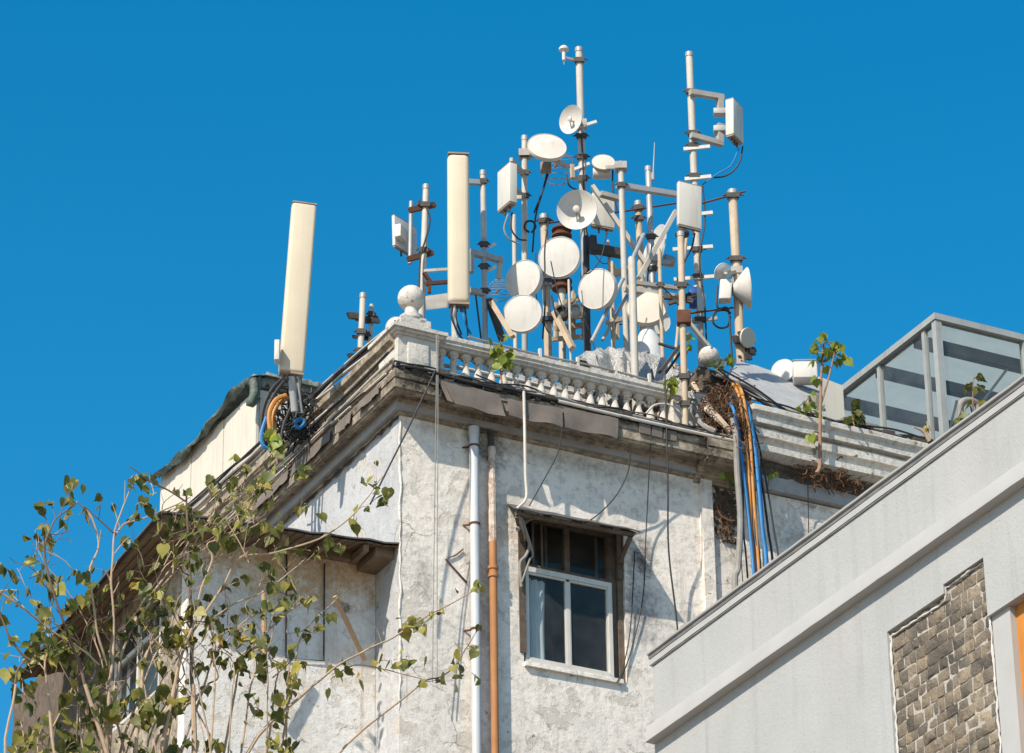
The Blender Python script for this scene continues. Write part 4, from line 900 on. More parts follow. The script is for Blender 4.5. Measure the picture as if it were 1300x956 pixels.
bundle('slim right blue cable touching the thick blue one',[(951,522),(960,566),(966,625),(970,680),(974,706)],'blue_cable',.014,.04)
for i,(dx,lab) in enumerate(((-10,'black cable hanging at the far left of the bundle'),(6,'black cable between the two orange ones'),(22,'black cable right of the thick blue cable'),(15,'black cable squeezed between orange and blue'),(29,'black cable at the far right of the bundle'))):
    bundle(lab,[(940+dx*.3,520),(946+dx*.55,560),(951+dx*.8,620),(954+dx,676),(958+dx*1.05,712)],'black_cable',.013,.06+.01*i)
for i in range(7):
    dx = random.uniform(-16,30)
    bundle('one of the hair thin black wires among the blue and orange bundle',[(940+dx*.3,515),(946+dx*.5+random.uniform(-3,3),560),(951+dx*.8+random.uniform(-3,3),620),(954+dx+random.uniform(-3,3),676),(957+dx,715)],random.choice(['black_cable','grey_cable','black_cable']),random.uniform(.005,.009),random.uniform(-.05,.1))
WB = 'loose wires hanging down the front wall'
cable('black wire hanging straight down the wall right of the window',[(844,470,-.45),(846,540,-.46),(848,620,-.4),(849,700,-.25),(860,797,-.12),(862,867,-.1)],.012,'black_cable',WB)
cable('pale thick cord hanging from the ledge to the window awning',[(665,497,-.46),(666,540,-.47),(667,600,-.46),(668,632,-.45),(656,646,-.45)],.02,'pale_cable',WB)
cable('paired thin rope falling from the pedestal down the front wall, left strand',[(554,425,-.30),(554,480,-.46),(553,560,-.44),(551,700,-.3),(549,867,-.2)],.006,'grey_cable',WB)
cable('paired thin rope falling from the pedestal down the front wall, right strand',[(556,425,-.28),(556,480,-.46),(556,560,-.44),(555,700,-.3),(555,867,-.2)],.006,'grey_cable',WB)
cable('dark stay wire slanting down left from the ledge at the corner',[(553,470,-.46),(520,540,-.5),(490,600,-.6),(470,640,-.7)],.012,'black_cable',WB)
cable('slack wire curving from the cornice to the window awning',[(801,568,-.40),(797,600,-.3),(780,632,-.2),(750,660,-.12),(720,670,-.1)],.009,'black_cable',WB)
cable('thin wire from the crumpled sheet to the awning corner',[(714,543,-.45),(708,575,-.4),(690,610,-.42),(672,642,-.45)],.008,'black_cable',WB)
cable('faint wire down the wall between awning and black wire',[(826,560,-.38),(823,620,-.2),(820,680,-.08),(816,760,-.05),(800,830,-.03),(786,867,-.03)],.008,'black_cable',WB)
cable('thin vertical wire on the right hand wall beside the grey building',[(1025,590,-.4),(1026,640,-.1),(1027,700,-.06)],.007,'black_cable',WB)
cable('curly wire end hanging at the window foot',[(806,700,-.04),(800,800,-.04),(790,850,-.05),(783,867,-.05)],.008,'black_cable',WB)
b = MB().tube(smooth([V(x,y,v) for x,y,v in ((656,648,-.42),(664,672,-.3),(672,690,-.12),(668,705,-.1),(660,716,-.08),(662,745,-.06))]),.022,7).tube(smooth([V(x,y,v) for x,y,v in ((657,672,-.3),(670,660,-.2),(683,655,-.1))]),.03,7).tube(smooth([V(x,y,v) for x,y,v in ((660,650,-.4),(676,700,-.2),(672,712,-.1),(662,740,-.08))]),.014,7)
tag(b.build('cable','grey_cable'),'knot of grey cables hanging at the left end of the window awning','cable',WB)
b = MB()
pr_ = [(-.40,.455,.02),(-.37,.49,.024),(-.34,.53,.017),(-.28,.50,.022),(-.42,.44,.013)]
for i,(o,z,r) in enumerate(pr_):
    pts = [P(-.25+.4*t, o-.02+random.uniform(-.03,.03), z+random.uniform(-.022,.026)) for t in range(14)]
    tag(MB().tube(smooth(pts,4),r,7).build('cable','black_cable' if i!=1 else 'grey_cable'),['black cable along the outer edge of the front ledge','grey conduit along the front ledge','thin black cable along the middle of the front ledge','thick black cable close to the balusters','thinnest black cable on the lip of the front ledge'][i],'cable','cables lying along the front ledge')
for i in range(7):
    u0_ = random.choice([-.25,-.2,.3,.9,1.5]); n_ = random.randint(7,11)
    pts = [P(u0_+(5.0-u0_)*t/n_, -.38+random.uniform(-.06,.08), .50+random.uniform(-.05,.09)) for t in range(n_+1)]
    tag(MB().tube(smooth(pts,4),random.uniform(.008,.014),6).build('cable',['black_cable','dark_bark','black_cable','grey_cable'][i%4]),'one of the thin tangled wires wandering along the front ledge','cable','thin wires along the front ledge')
pts = [P(2.1,-.43,.45),P(3.0,-.44,.43),P(4.0,-.46,.42),P(4.9,-.5,.40)]
tag(MB().tube(smooth(pts,4),.024,8).build('cable','pale_cable'),'pale conduit along the right half of the ledge','cable','cables lying along the front ledge')
pts = [P(1.0,.0,1.36),P(2.0,.0,1.33),P(3.0,-.02,1.34),P(4.0,.02,1.33)]
tag(MB().tube(smooth(pts,4),.016,8).build('cable','grey_cable'),'conduit on short stands above the balustrade rail','cable')
for i,u in enumerate((2.05,2.62,3.2,3.72)): tag(MB().box(P(u,-.03,1.27),P(u+.035,.01,1.42)).build('rail_stand','rail_plaster'),'small white stand on the balustrade rail, %s from the corner'%('first','second','third','fourth')[i],'stand','small stands on the rail')
tag(MB().box(P(1.9,.62,ROOF),P(4.4,.72,1.33)).build('roof_kerb','rail_plaster'),'low pale kerb wall seen through the gaps between the balusters','kerb')
for i,(z,v,m,l) in enumerate(((.86,.42,'pale_cable','pale pipe low behind the balusters'),(1.0,.5,'dark_iron','dark pipe behind the balusters'),(1.12,.46,'pale_cable','upper pale pipe behind the balusters'))):
    tag(MB().tube(smooth([P(.7+.45*t,v+random.uniform(-.05,.05),z+random.uniform(-.05,.05)) for t in range(9)],4),.03,8).build('roof_pipe',m),l,'pipe','pipes behind the balusters')
# cables along the left parapet
LG = 'cables running along the left parapet'
for i in range(30):
    z0 = random.choice([1.17,1.20,1.24,.80,.48,1.28,1.3,.66,.5]); uo = -.10-.05*random.random() if z0>1 else (-.2 if z0>.6 else -.24-.03*random.random())
    m = ['pale_cable','grey_cable','pale_cable','black_cable','pale_cable','dark_bark'][i%6]
    if z0 > 1: uo += .12*random.random()
    v0 = random.uniform(.3,2.4) if i%3 else -.1
    pts = [P(uo+random.uniform(-.03,.03), v0+(9.5-v0)*t/9, z0+random.uniform(-.025,.035)+(.05*t if z0>1 else 0)) for t in range(10)]
    tag(MB().tube(smooth(pts,4),random.choice([.010,.014,.02,.016]),7).build('cable',MATS[m].name), 'one of the dark and pale cables strung along the left parapet', 'cable', LG)
# cable loops under the huge panel
LP = 'cable loops under the huge leaning panel'
S0 = 2.2
for i,(lab,m,r,pts) in enumerate((
  ('outer black cable loop under the huge panel','black_cable',.028,[(362,478),(345,495),(334,520),(332,550),(340,566),(352,560)]),
  ('second black cable loop under the huge panel','black_cable',.024,[(366,478),(350,498),(340,520),(337,548),(345,570)]),
  ('orange cable loop under the huge panel','orange_cable',.032,[(363,502),(350,508),(342,524),(343,545),(350,562)]),
  ('second orange cable loop nearer the pole','orange_cable',.028,[(367,505),(354,512),(347,528),(349,545)]),
  ('light blue cable loop under the huge panel','blue_cable',.026,[(338,530),(332,550),(334,565),(344,572)]),
  ('black cable falling right of the panel foot','black_cable',.022,[(378,478),(376,500),(368,520),(360,540),(356,562)]),
  ('thin black cable falling behind the panel foot','black_cable',.016,[(382,478),(380,505),(374,535),(366,556)]),
  ('bright blue cable coil right of the panel foot','blue_cable',.03,[(374,538),(380,532),(386,536),(380,543),(374,540)]))):
    cable(lab,[(x,y,S0-.1*(i%3)) for x,y in pts],r,m,LP)
b = MB()
for i in range(95):
    p = V(random.uniform(340,400),random.uniform(488,560),S0+random.uniform(-.1,.9)); q = V(random.uniform(338,425),random.uniform(495,575),S0+random.uniform(-.1,.9))
    b.tube(smooth([p,(p+q)/2+Vector((0,0,random.uniform(-.2,.1))),q],4),random.uniform(.005,.016),6)
tag(b.build('cable_tangle','black_cable'),'dark tangle of cables and brackets behind the foot of the huge panel','cable')
# cables from the tall cream panel and boxes
FC = 'feeder cables in the antenna cluster'
for i,(lab,pts,m) in enumerate((
  ('left black feeder cable under the tall upright panel',[(574,388,1.0),(573,402,.98),(580,420,1.0),(588,432,1.1)],'black_cable'),
  ('middle black feeder cable under the tall upright panel',[(580,388,1.0),(579,405,1.0),(586,425,1.1)],'black_cable'),
  ('right black feeder cable under the tall upright panel',[(590,388,1.0),(592,405,1.0),(594,425,1.1),(592,434,1.1)],'black_cable'),
  ('thin dark feeder cable under the tall upright panel',[(586,388,1.0),(590,408,1.0),(598,424,1.1)],'blue_cable'),
  ('pale feeder cable under the tall upright panel',[(577,388,1.0),(575,410,1.0),(581,432,1.0)],'pale_cable'),
  ('long cable dropping from the rust stained dish',[(698,214,2.4),(690,240,2.3),(680,275,2.3),(676,320,2.3)],'black_cable'),
  ('second cable dropping from the rust stained dish',[(696,214,2.4),(688,245,2.3),(678,270,2.3)],'black_cable'),
  ('drooping black cable from the left box antenna',[(650,270,1.9),(649,290,1.9),(658,303,1.9),(668,305,2.0)],'black_cable'),
  ('pale looped cable under the left box antenna',[(645,272,1.9),(640,290,1.9),(646,303,1.9),(660,310,1.9)],'grey_cable'),
  ('cable looping along the leaning mast',[(541,262,1.45),(546,280,1.4),(540,305,1.4),(534,325,1.42),(532,365,1.4)],'black_cable'),
  ('drooping cable from the highest box to the right mast',[(943,186,2.8),(938,208,2.8),(922,223,2.9),(898,226,2.95)],'black_cable'),
  ('thin second cable from the highest box',[(938,188,2.8),(928,210,2.85),(912,220,2.9),(890,236,2.95)],'blue_cable'),
  ('long cable down the right mast',[(892,236,2.9),(895,280,2.9),(888,330,2.9),(894,380,2.9),(897,435,2.9)],'black_cable'),
  ('cable slanting down from the flat beige panel',[(882,296,.2),(878,315,.2),(868,335,0),(864,360,-.2)],'black_cable'),
  ('thin cable below the small oval cream dish',[(778,216,2.4),(778,240,2.4),(784,270,2.4)],'black_cable'),
  ('cable behind the concave dish arm',[(719,222,2.4),(723,236,2.4),(735,242,2.6)],'black_cable'),
  ('black cable along the tallest mast',[(738,170,2.9),(741,230,2.85),(742,300,2.85),(748,430,2.8)],'black_cable'),
  ('cable coil loop on the red rod near the far right mast',[(928,398,2.1),(921,394,2.1),(909,396,2.1),(905,408,2.1),(913,416,2.1),(924,414,2.1),(927,402,2.1)],'black_cable'),
  ('cable hanging down from the coil near the far right mast',[(911,362,2.0),(911,390,2.0),(924,392,2.0),(927,420,2.0),(930,462,2.0)],'black_cable'),
  ('coil of cable right of the left box antenna mast',[(672,295,2.1),(666,290,2.1),(668,282,2.1),(676,281,2.1),(680,288,2.1),(675,295,2.1)],'black_cable'),
  ('dark cable running down between the stacked dishes',[(688,340,1.8),(692,380,1.8),(689,430,1.8)],'black_cable'),
  ('slack black cable left of the timber rack',[(700,375,1.2),(706,400,1.2),(714,410,1.3)],'black_cable'),
  ('curved dark cable at the mast base right of the slim mast',[(604,375,1.3),(607,400,1.3),(611,432,1.3)],'black_cable'))):
    cable(lab,pts,.013 if 'coil' not in lab else .016,m,FC)
for i in range(16):
    x0, y0 = random.uniform(640,890), random.uniform(280,400); x1, y1 = x0+random.uniform(-45,45), min(452,y0+random.uniform(25,110)); v = random.uniform(.9,2.8); sg = random.uniform(5,26)
    tag(MB().tube(smooth([V(x0,y0,v),V(x0+(x1-x0)*.3+random.uniform(-6,6),y0+(y1-y0)*.4+sg*.6,v),V(x0+(x1-x0)*.7,y0+(y1-y0)*.8+sg*.5,v),V(x1,y1,v)],6),random.uniform(.007,.012),6).build('cable','black_cable'),'one of the thin black cables sagging between the masts','cable','thin cables sagging between the masts')
# curved conduits at the right end pedestal
EG = 'conduits bending over the right end of the ledge'
for lab,m,r,pts in (('thick grey conduit bending down at the right end pedestal','grey_cable',.04,[(876,500,.0),(882,525,-.2),(893,540,-.4),(908,548,-.5)]),
  ('brown conduit slanting over the ledge end','wood_bar',.035,[(880,487,.1),(895,512,-.2),(914,532,-.45),(928,548,-.52)]),
  ('pale conduit slanting over the ledge end','pale_cable',.03,[(878,498,.0),(896,520,-.25),(922,542,-.5)]),
  ('grey conduit slanting beside the nest of roots','grey_cable',.035,[(885,492,.15),(905,520,-.2),(930,556,-.5)]),
  ('thin pale hoop of cable by the rusty front pole','pale_cable',.014,[(820,525,-.3),(832,514,-.32),(850,514,-.34),(864,524,-.34)])):
    cable(lab,pts,r,m,EG,name='conduit')

# cables over the right parapet
TG = 'cables lying on the right parapet'
for i in range(7):
    pts = [P(4.7+.55*t, -.25+.09*i*.5+random.uniform(-.06,.06), 1.15+random.uniform(-.0,.12)+.02*i+(.35*max(0,1-t/2.0))) for t in range(9)]
    tag(MB().tube(smooth(pts,5),random.choice([.014,.02,.028]),7).build('cable',['black_cable','black_cable','grey_cable','pale_cable'][i%4]),'one of the tangled cables lying along the right parapet','cable',TG)
b = MB()
for i in range(60):
    u = random.uniform(5.2,9.3); p = P(u,random.uniform(-.3,.1),1.13); s=random.uniform(.02,.07)
    b.obox(p+Vector((0,0,s*.5)),(s*1.5,random.uniform(-.02,.02),random.uniform(-.02,.02)),(0,s,random.uniform(-.02,.02)),(random.uniform(-.02,.02),0,s*.7))
tag(b.build('rubble','dark_ledge'),'dark rubble and grime on top of the right parapet','rubble')

# ------------------------------------------------------------------ roof clutter
top = smooth([V(730,456,.95),V(750,447,.95),V(775,442,.95),V(800,446,.95),V(825,453,.95),V(850,463,.95),V(876,476,.95)],9); rows = []
for j,(dv,k_) in enumerate(((-.55,1.0),(-.50,.72),(-.42,.46),(-.33,.27),(-.24,.14),(-.13,.05),(0,0),(.15,.02),(.32,.12),(.46,.35),(.55,.65),(.58,1.0))):
    rr_ = []
    for i,p in enumerate(top):
        base_z = H+1.02; q = Vector((p.x+.12*math.sin(i*.5+j*.3)*k_, p.y+dv*(1+.25*math.sin(i*.33)), p.z-(p.z-base_z)*k_))
        q += mnoise.noise_vector(Vector((i*.22,j*.45,1)))*.07+mnoise.noise_vector(Vector((i*.65+j*.5,j*.7,5)))*.06+mnoise.noise_vector(Vector((i*1.7,j*1.3,9)))*.035
        rr_.append(q)
    rows.append(rr_)
b = MB().sheet(rows,.01)
tag(b.build('foil_bundle','foil',sharp=28),'low bundle under crumpled silver sheeting behind the balustrade rail','bundle')
q0,q1,q2,q3 = V(915,498,.15),V(1050,533,.15),V(1040,490,1.4),V(936,459,1.4)
rows = [[interp(interp(q0,q1,i/14),interp(q3,q2,i/14),j/4)+Vector((0,0,random.uniform(-.008,.008))) for i in range(15)] for j in range(5)]
tag(MB().sheet(rows,.02).build('roofing_sheet','roof_sheet'),'grey weathered roofing sheet sloping down to the right parapet','sheet')
b = MB().obox(V(1022,474,.9),SIDE*.17,VIEW*.13,(0,0,.13),.015).obox(V(1022,457,.9),SIDE*.16,VIEW*.02,(0,.04,.02))
FB = b.build('flood_light','dish_white'); tag(FB,'white boxy floodlight on the roof left of the glass enclosure','floodlight')
tag(MB().box(P(6.62,.35,1.0),P(6.72,.45,1.95)).box(P(7.15,.5,1.0),P(7.75,.9,1.75)).build('roof_block','rubble'),'pale masonry block carrying the boxy floodlight','block')
rows = [[V(1040+4.2*i,495+3.6*i*.5-18*math.exp(-i/4.0)*(1 if j else 0)*.2+j*10-22+i*.6,1.6) for i in range(14)] for j in range(3)]
qa,qb = V(1040,478,1.6),V(1070,489.5,1.6)
tag(MB().prism([Vector((qa.x,1.6,H+ROOF)),Vector((qb.x,1.6,H+ROOF)),qb,qa],(0,.12,0)).build('low_wall','shed_panel'),'low cream wall between the floodlight and the glass enclosure','wall')
b = MB()
for i in range(70):
    u = random.uniform(3.0,5.1); v = random.uniform(.25,.7); s = random.uniform(.03,.11)
    b.obox(P(u,v,1.2+random.uniform(-.1,.30)),Vector((s,random.uniform(-s,s)*.5,random.uniform(-s,s)*.5)),Vector((random.uniform(-s,s)*.4,s*.8,random.uniform(-s,s)*.4)),Vector((random.uniform(-s,s)*.3,0,s*.6)))
tag(b.build('rubble','rubble'),'heap of broken masonry behind the right end of the rail','rubble')
MBx = MB().bar(V(838,472,.2),V(862,440,.2),.09,.04).bar(V(845,474,.25),V(868,442,.25),.05,.03).bar(V(836,436,.3),V(862,444,.3),.03,.03)
tag(MBx.build('scrap_bracket','dark_iron'),'black scrap bracket leaning left of the rusty front pole','bracket')
b = MB()
for i in range(14):
    p = V(random.uniform(936,956),random.uniform(424,456),1.95+random.uniform(-.1,.1)); s=random.uniform(.02,.06)
    b.obox(p,(s,s*.2,0),(0,s,s*.3),(-s*.2,0,s*.9))
tag(b.build('clamp_plate','dark_iron'),'cluster of dark clamps at the foot of the beige far right mast','clamp')
b = MB()
for i in range(16):
    p = V(random.uniform(448,476),random.uniform(400,456),1.5+random.uniform(-.1,.15)); s=random.uniform(.02,.055)
    b.obox(p,(s*1.4,s*.2,s*.3),(0,s,s*.3),(-s*.4,0,s*.8))
tag(b.build('clamp_plate','dark_iron'),'cluster of dark clamps on the stout pole at the left parapet','clamp')
b = MB()
for i in range(420):
    x,y = (random.gauss(914,14),random.gauss(516,19)) if i<300 else (random.gauss(938,7),random.gauss(530,18)); p = V(x,y,(-.30 if i<300 else -.52)+random.uniform(-.18,.12)); d = Vector((random.uniform(-1,1),random.uniform(-.6,.6),random.uniform(-1,.6)))*.13
    b.tube(smooth([p,p+d*.5+Vector((random.uniform(-.05,.05),0,random.uniform(-.05,.05))),p+d],3),random.uniform(.004,.009),4,False)
o_ = b.build('root_nest','root_brown'); o_['kind'] = 'stuff'; tag(o_,'nest of dry brown roots spilling over the ledge left of the cable bundle','roots')
b = MB()
for i in range(260):
    x,y = random.gauss(1056,22),random.gauss(604,9); p = V(x,y+(x-1062)*.2,-.26+random.uniform(-.1,.2)); d = Vector((random.uniform(-1,1),random.uniform(-.5,.5),random.uniform(-1,.4)))*.14
    b.tube(smooth([p,p+d*.5+Vector((random.uniform(-.05,.05),0,random.uniform(-.05,.05))),p+d],3),random.uniform(.004,.011),4,False)
o_ = b.build('root_nest','root_brown'); o_['kind'] = 'stuff'; tag(o_,'dark roots under the right parapet at the foot of the sapling','roots')
for i,(a,c,l) in enumerate((((425,757),(463,838),'bamboo stick leaning against the bay wall'),((335,750),(336,867),'upright bamboo stick among the tree branches'))):
    A,B = V(*a,.1 if i==0 else .2),V(*c,.45); pts=[A.lerp(B,t/8) for t in range(9)]
    tag(MB().tube(pts,[.03*(1.15 if t%2 else 1) for t in range(9)],8).build('bamboo_stick','bamboo'),l,'stick')
b = MB().tube([V(364,703,.69),V(363,835,.69),V(411,839,.69),V(412,715,.69)],.012,6); tag(b.build('wire_outline','black_cable'),'thin black conduit forming a rectangle on the bay wall','conduit')

# ------------------------------------------------------------------ plants
def leaf(b, p, s, d=None, nrm=None):
    """one heart-shaped peepal leaf, slightly folded, with a drip tip"""
    d = d or Vector((random.uniform(-1,1),random.uniform(-1,1),random.uniform(-1.7,-.1))).normalized()
    n = nrm or Vector((random.uniform(-1,1),random.uniform(-1,.4),random.uniform(-.2,1)))
    x = d.cross(n)
    if x.length < .05: x = d.orthogonal()
    x.normalize(); n = x.cross(d); fo = random.uniform(.05,.22); cu = random.uniform(-.15,.25)
    def q(a,l): return p+s*(x*a+d*l+n*(abs(a)*fo-cu*l*l))
    vs = [q(0,.0),q(.24,-.12),q(.48,.04),q(.54,.30),q(.38,.60),q(.14,.84),q(0,1.12),q(0,.5)]
    vs += [q(-.14,.84),q(-.38,.60),q(-.54,.30),q(-.48,.04),q(-.24,-.12)]
    b.add(vs,[(0,1,2,7),(2,3,4,7),(4,5,6,7),(6,8,9,7),(9,10,11,7),(11,12,0,7)])
TR = thing('peepal_tree','thin straggly peepal tree with sparse green leaves in front of the left bay','tree',V(245,867,-2.5)-Vector((0,0,V(245,867,-2.5).z)))
br, dk, lf, ld = MB(), MB(), MB(), MB()
branches = [
 ([(245,869,-.6),(243,800,-.6),(241,737,-.6),(238,665,-.6),(237,629,-.6)],5.2,2.5,1),
 ([(108,869,-.9),(97,835,-.9),(85,800,-1),(61,728,-1.1),(57,692,-1.1),(64,672,-1.1),(74,655,-1.1),(92,640,-1.1)],4.2,1.8,1),
 ([(40,839,-1.2),(29,831,-1.2),(13,809,-1.2),(0,779,-1.2),(-20,740,-1.3)],4.0,2,1),
 ([(139,869,-.7),(142,830,-.7),(144,800,-.7),(142,728,-.8),(146,678,-.8),(153,650,-.8),(163,622,-.8)],4.0,1.6,0),
 ([(134,845,-.6),(121,791,-.7),(114,728,-.8),(126,692,-.8),(117,657,-.8),(108,645,-.8),(98,636,-.9)],3.4,1.6,0),
 ([(148,869,-.5),(155,827,-.5),(180,773,-.4),(225,710,-.4),(245,683,-.4),(262,668,-.4)],4.0,1.7,0),
 ([(222,869,-.7),(232,825,-.7),(245,791,-.7),(256,748,-.7),(270,710,-.7),(264,690,-.7),(288,683,-.7),(330,664,-.6)],4.2,1.7,0),
 ([(139,830,-.3),(162,798,-.3),(193,759,-.3),(234,714,-.3),(258,690,-.3)],3,1.5,0),
 ([(-10,742,-1),(0,750,-1),(27,770,-1),(58,795,-.9),(99,822,-.9),(125,845,-.8)],3.2,2.2,0),
 ([(236,636,-.6),(215,622,-.6),(193,611,-.7),(164,592,-.7)],2.6,1.3,1),
 ([(146,678,-.8),(126,660,-.8),(108,642,-.8)],2.2,1.3,1),
 ([(146,682,-.8),(158,664,-.6),(190,655,-.5),(222,642,-.4),(240,632,-.4)],3,1.5,0),
 ([(225,869,-.4),(235,820,-.4),(262,775,-.5),(285,740,-.6),(303,707,-.7),(352,701,-.7),(405,683,-.7),(446,657,-.6),(462,638,-.6),(479,614,-.6),(487,604,-.6)],3.6,1.4,0),
 ([(395,872,-.5),(425,847,-.5),(462,827,-.5),(499,809,-.5),(535,786,-.45),(577,764,-.4),(599,751,-.35),(612,748,-.3)],3.2,1.3,0),
 ([(270,785,-.5),(300,763,-.5),(334,752,-.5),(365,729,-.5),(389,709,-.5)],2.6,1.3,0),
 ([(300,835,-.5),(342,801,-.5),(365,779,-.5),(381,765,-.5),(376,748,-.5),(370,735,-.5)],2.8,1.4,0),
 ([(530,872,-.4),(543,862,-.4),(561,857,-.4),(582,841,-.35),(590,828,-.35),(596,818,-.3)],2.2,1.2,1),
 ([(420,860,-.45),(450,845,-.45),(480,850,-.4),(510,855,-.4),(540,862,-.4)],2,1.2,0),
 ([(260,869,-.3),(275,830,-.3),(310,790,-.3),(340,776,-.3),(372,770,-.3)],2.8,1.4,0),
 ([(180,869,-.6),(185,830,-.5),(205,805,-.5),(235,790,-.5),(260,790,-.5)],3.2,1.5,0),
 ([(300,869,-.3),(305,840,-.3),(330,815,-.3),(345,795,-.3)],2.6,1.3,0),
 ([(60,869,-.9),(58,840,-.9),(66,815,-.9),(62,780,-.9),(72,752,-.9)],3,1.5,0),
 ([(20,869,-1),(26,845,-1),(45,830,-1),(70,815,-.9)],2.6,1.3,1),
 ([(115,869,-.6),(120,845,-.6),(100,815,-.7),(75,795,-.8),(60,770,-.8)],3,1.5,0),
 ([(350,869,-.3),(352,850,-.3),(335,830,-.3),(320,822,-.3)],2.2,1.2,0),
 ([(246,680,-.5),(290,640,-.35),(330,605,-.3),(360,590,-.3)],2.2,1.2,0),
 ([(240,700,-.5),(280,640,-.35),(310,610,-.3)],2.4,1.2,0),
]
rnd = random.Random(11)
for i in range(22):                                  # thin upright shoots filling the lower left
    x = rnd.uniform(25,372); hgt = rnd.uniform(50,190)*(1 if x<300 else .65); lean = rnd.uniform(-.55,.6); v = rnd.uniform(-.9,-.15)
    pts = [(x,869,v)]
    for t in (.3,.6,.85,1): pts.append((x+lean*hgt*t*(.6+.5*t)+rnd.uniform(-13,13),869-hgt*t+rnd.uniform(-8,8),v+rnd.uniform(-.1,.1)))
    branches.append((pts,rnd.uniform(1.3,2.6),.7,1 if rnd.random()<.3 else 0))
for i in range(70):                                  # bare crossing twigs, many climbing towards the left roof slope
    if i < 26: x, y = rnd.uniform(200,330), rnd.uniform(650,720); dx, dy = rnd.uniform(10,75), -rnd.uniform(15,70)
    else: x, y = rnd.uniform(10,380), rnd.uniform(700,860); dx, dy = rnd.uniform(-70,70), -rnd.uniform(5,80)
    v = rnd.uniform(-.8,-.2)
    branches.append(([(x,y,v),(x+dx*.35+rnd.uniform(-8,8),y+dy*.4,v),(x+dx*.7+rnd.uniform(-8,8),y+dy*.75,v+.05),(x+dx,y+dy,v)],rnd.uniform(1.2,2.0),.6,1 if rnd.random()<.4 else 0))
TV = -1.9                                            # the tree stands a couple of metres in front of the bay
tips = []
for (pts,r0,r1,dark) in branches:
    w = smooth([V(p[0],p[1],p[2]+TV) for p in pts],5); n = len(w); s = depth(w[0])/FOC*.5
    rs = [(r0+(r1-r0)*i/(n-1))*s for i in range(n)]
    w = [p+mnoise.noise_vector(p*2.3)*.025 for p in w]
    (dk if dark else br).tube(w,rs,7)
    for i in range(3,n,2):
        if random.random() < .40:                    # twigs with leaves
            d = (w[min(i+1,n-1)]-w[i-1]).normalized(); o = (CR*random.uniform(-1,1)+CU*random.uniform(-.4,1)+VIEW*random.uniform(-.6,.6))
            o = (o*.8+d*.6).normalized(); L = random.uniform(.12,.38); e = w[i]+o*L; m_ = w[i].lerp(e,.55)+Vector((0,0,random.uniform(-.03,.04)))
            (dk if dark else br).tube(smooth([w[i],m_,e],3),[rs[i]*.55,]*3+[rs[i]*.45]*3+[rs[i]*.3],5,False); tips.append((m_,e))
for (m_,e) in tips:
    for _ in range(random.choice((0,0,1,2,2,3))):
        p = m_.lerp(e,random.random()); leaf(lf if random.random()<.75 else ld, p, random.uniform(.07,.13))
clusters = [(88,628,14,14),(96,612,10,5),(82,660,10,5),(190,612,12,10),(172,605,9,5),(183,640,12,8),(196,655,10,5),(60,735,16,12),(45,715,8,4),(98,725,14,12),(110,745,12,6),(88,765,10,5),
 (10,730,9,4),(15,757,10,4),(55,800,22,20),(30,825,18,10),(75,830,22,22),(110,845,24,22),(140,775,12,8),(185,745,14,12),(210,760,16,12),(195,715,10,5),(240,700,8,4),
 (235,650,14,12),(252,660,12,10),(270,665,14,12),(285,690,12,10),(300,655,10,7),(322,668,8,6),(345,640,8,3),(210,690,8,3),(255,725,14,10),(240,775,16,14),(265,795,18,16),(215,810,18,14),(185,835,20,16),(150,830,14,8),
 (300,800,20,18),(325,820,18,14),(345,845,20,16),(290,835,20,18),(258,845,20,16),(320,855,18,12),(372,855,10,7),(360,765,8,5),(345,740,6,4),(392,760,5,3),(340,765,6,4),(40,855,18,12),(10,850,10,6),
 (386,640,8,5),(405,655,5,3),(352,700,6,4),(403,695,11,9),(415,680,8,5),(428,692,6,4),(478,612,13,14),(488,632,11,10),(463,608,6,3),(451,640,5,3),(453,657,7,6),(445,668,5,3),
 (525,790,12,14),(538,796,8,6),(545,780,6,4),(564,760,4,2),(577,753,4,2),(602,752,6,4),(612,748,4,3),(520,838,14,9),(500,838,9,6),(482,840,10,6),(425,855,9,7),(442,850,7,5),(580,845,9,8),(582,826,6,4),(603,822,7,5),(575,862,8,5),(605,862,7,5),(540,865,6,3),(560,860,5,3),(455,860,6,4)]
clusters += [(rnd.uniform(10,390),rnd.uniform(868,965),22,16) for _ in range(30)]+[(rnd.uniform(250,370),rnd.uniform(590,680),12,5) for _ in range(7)]
for (x,y,rad,n) in clusters:
    v = TV+(-.5 if x > 380 else random.uniform(-1.0,-.2))
    for _ in range(int(n*(.66 if y > 720 and x < 400 else .6))):
        p = V(random.gauss(x,rad*.55),random.gauss(y,rad*.55),v+random.gauss(0,.12))
        leaf(lf if random.random()<.62 else ld, p, random.choice((.07,.10,.13,.15,.17))*random.uniform(.85,1.1))
        if random.random()<.3: c_ = V(x,y,v); br.tube(smooth([c_,(p+c_)/2+Vector((0,0,.03)),p],2),.005,4,False)
b = MB(); ty = V(215,1240,-.6+TV)+Vector((0,0,1.2))
tb = Vector((ty.x,ty.y,0)); b.tube(smooth([tb,tb+Vector((.15,.05,5)),tb+Vector((-.1,0,11)),tb+Vector((.05,0,16)),ty+Vector((0,0,-1.2))],6),[.22-.006*i for i in range(25)],12)
for (pts,r0,r1,dark) in branches:
    q = V(pts[0][0],pts[0][1],pts[0][2]+TV); q2 = V(pts[1][0],pts[1][1],pts[1][2]+TV)
    if pts[0][1] > 860:
        d_ = (q-q2).normalized(); e_ = ty+Vector((0,0,-1.3-.3*random.random())); L_ = (e_-q).length
        b.tube(smooth([e_,e_.lerp(q,.35)+Vector((random.uniform(-.05,.05),0,-.1)),q+d_*L_*.22+(e_-q)*.08,q],5),[r0*.0052*(1.9-.9*i/15) for i in range(16)],7)
b.build('trunk','bark',TR); br.build('branches','bark',TR); dk.build('branches','dark_bark',TR)
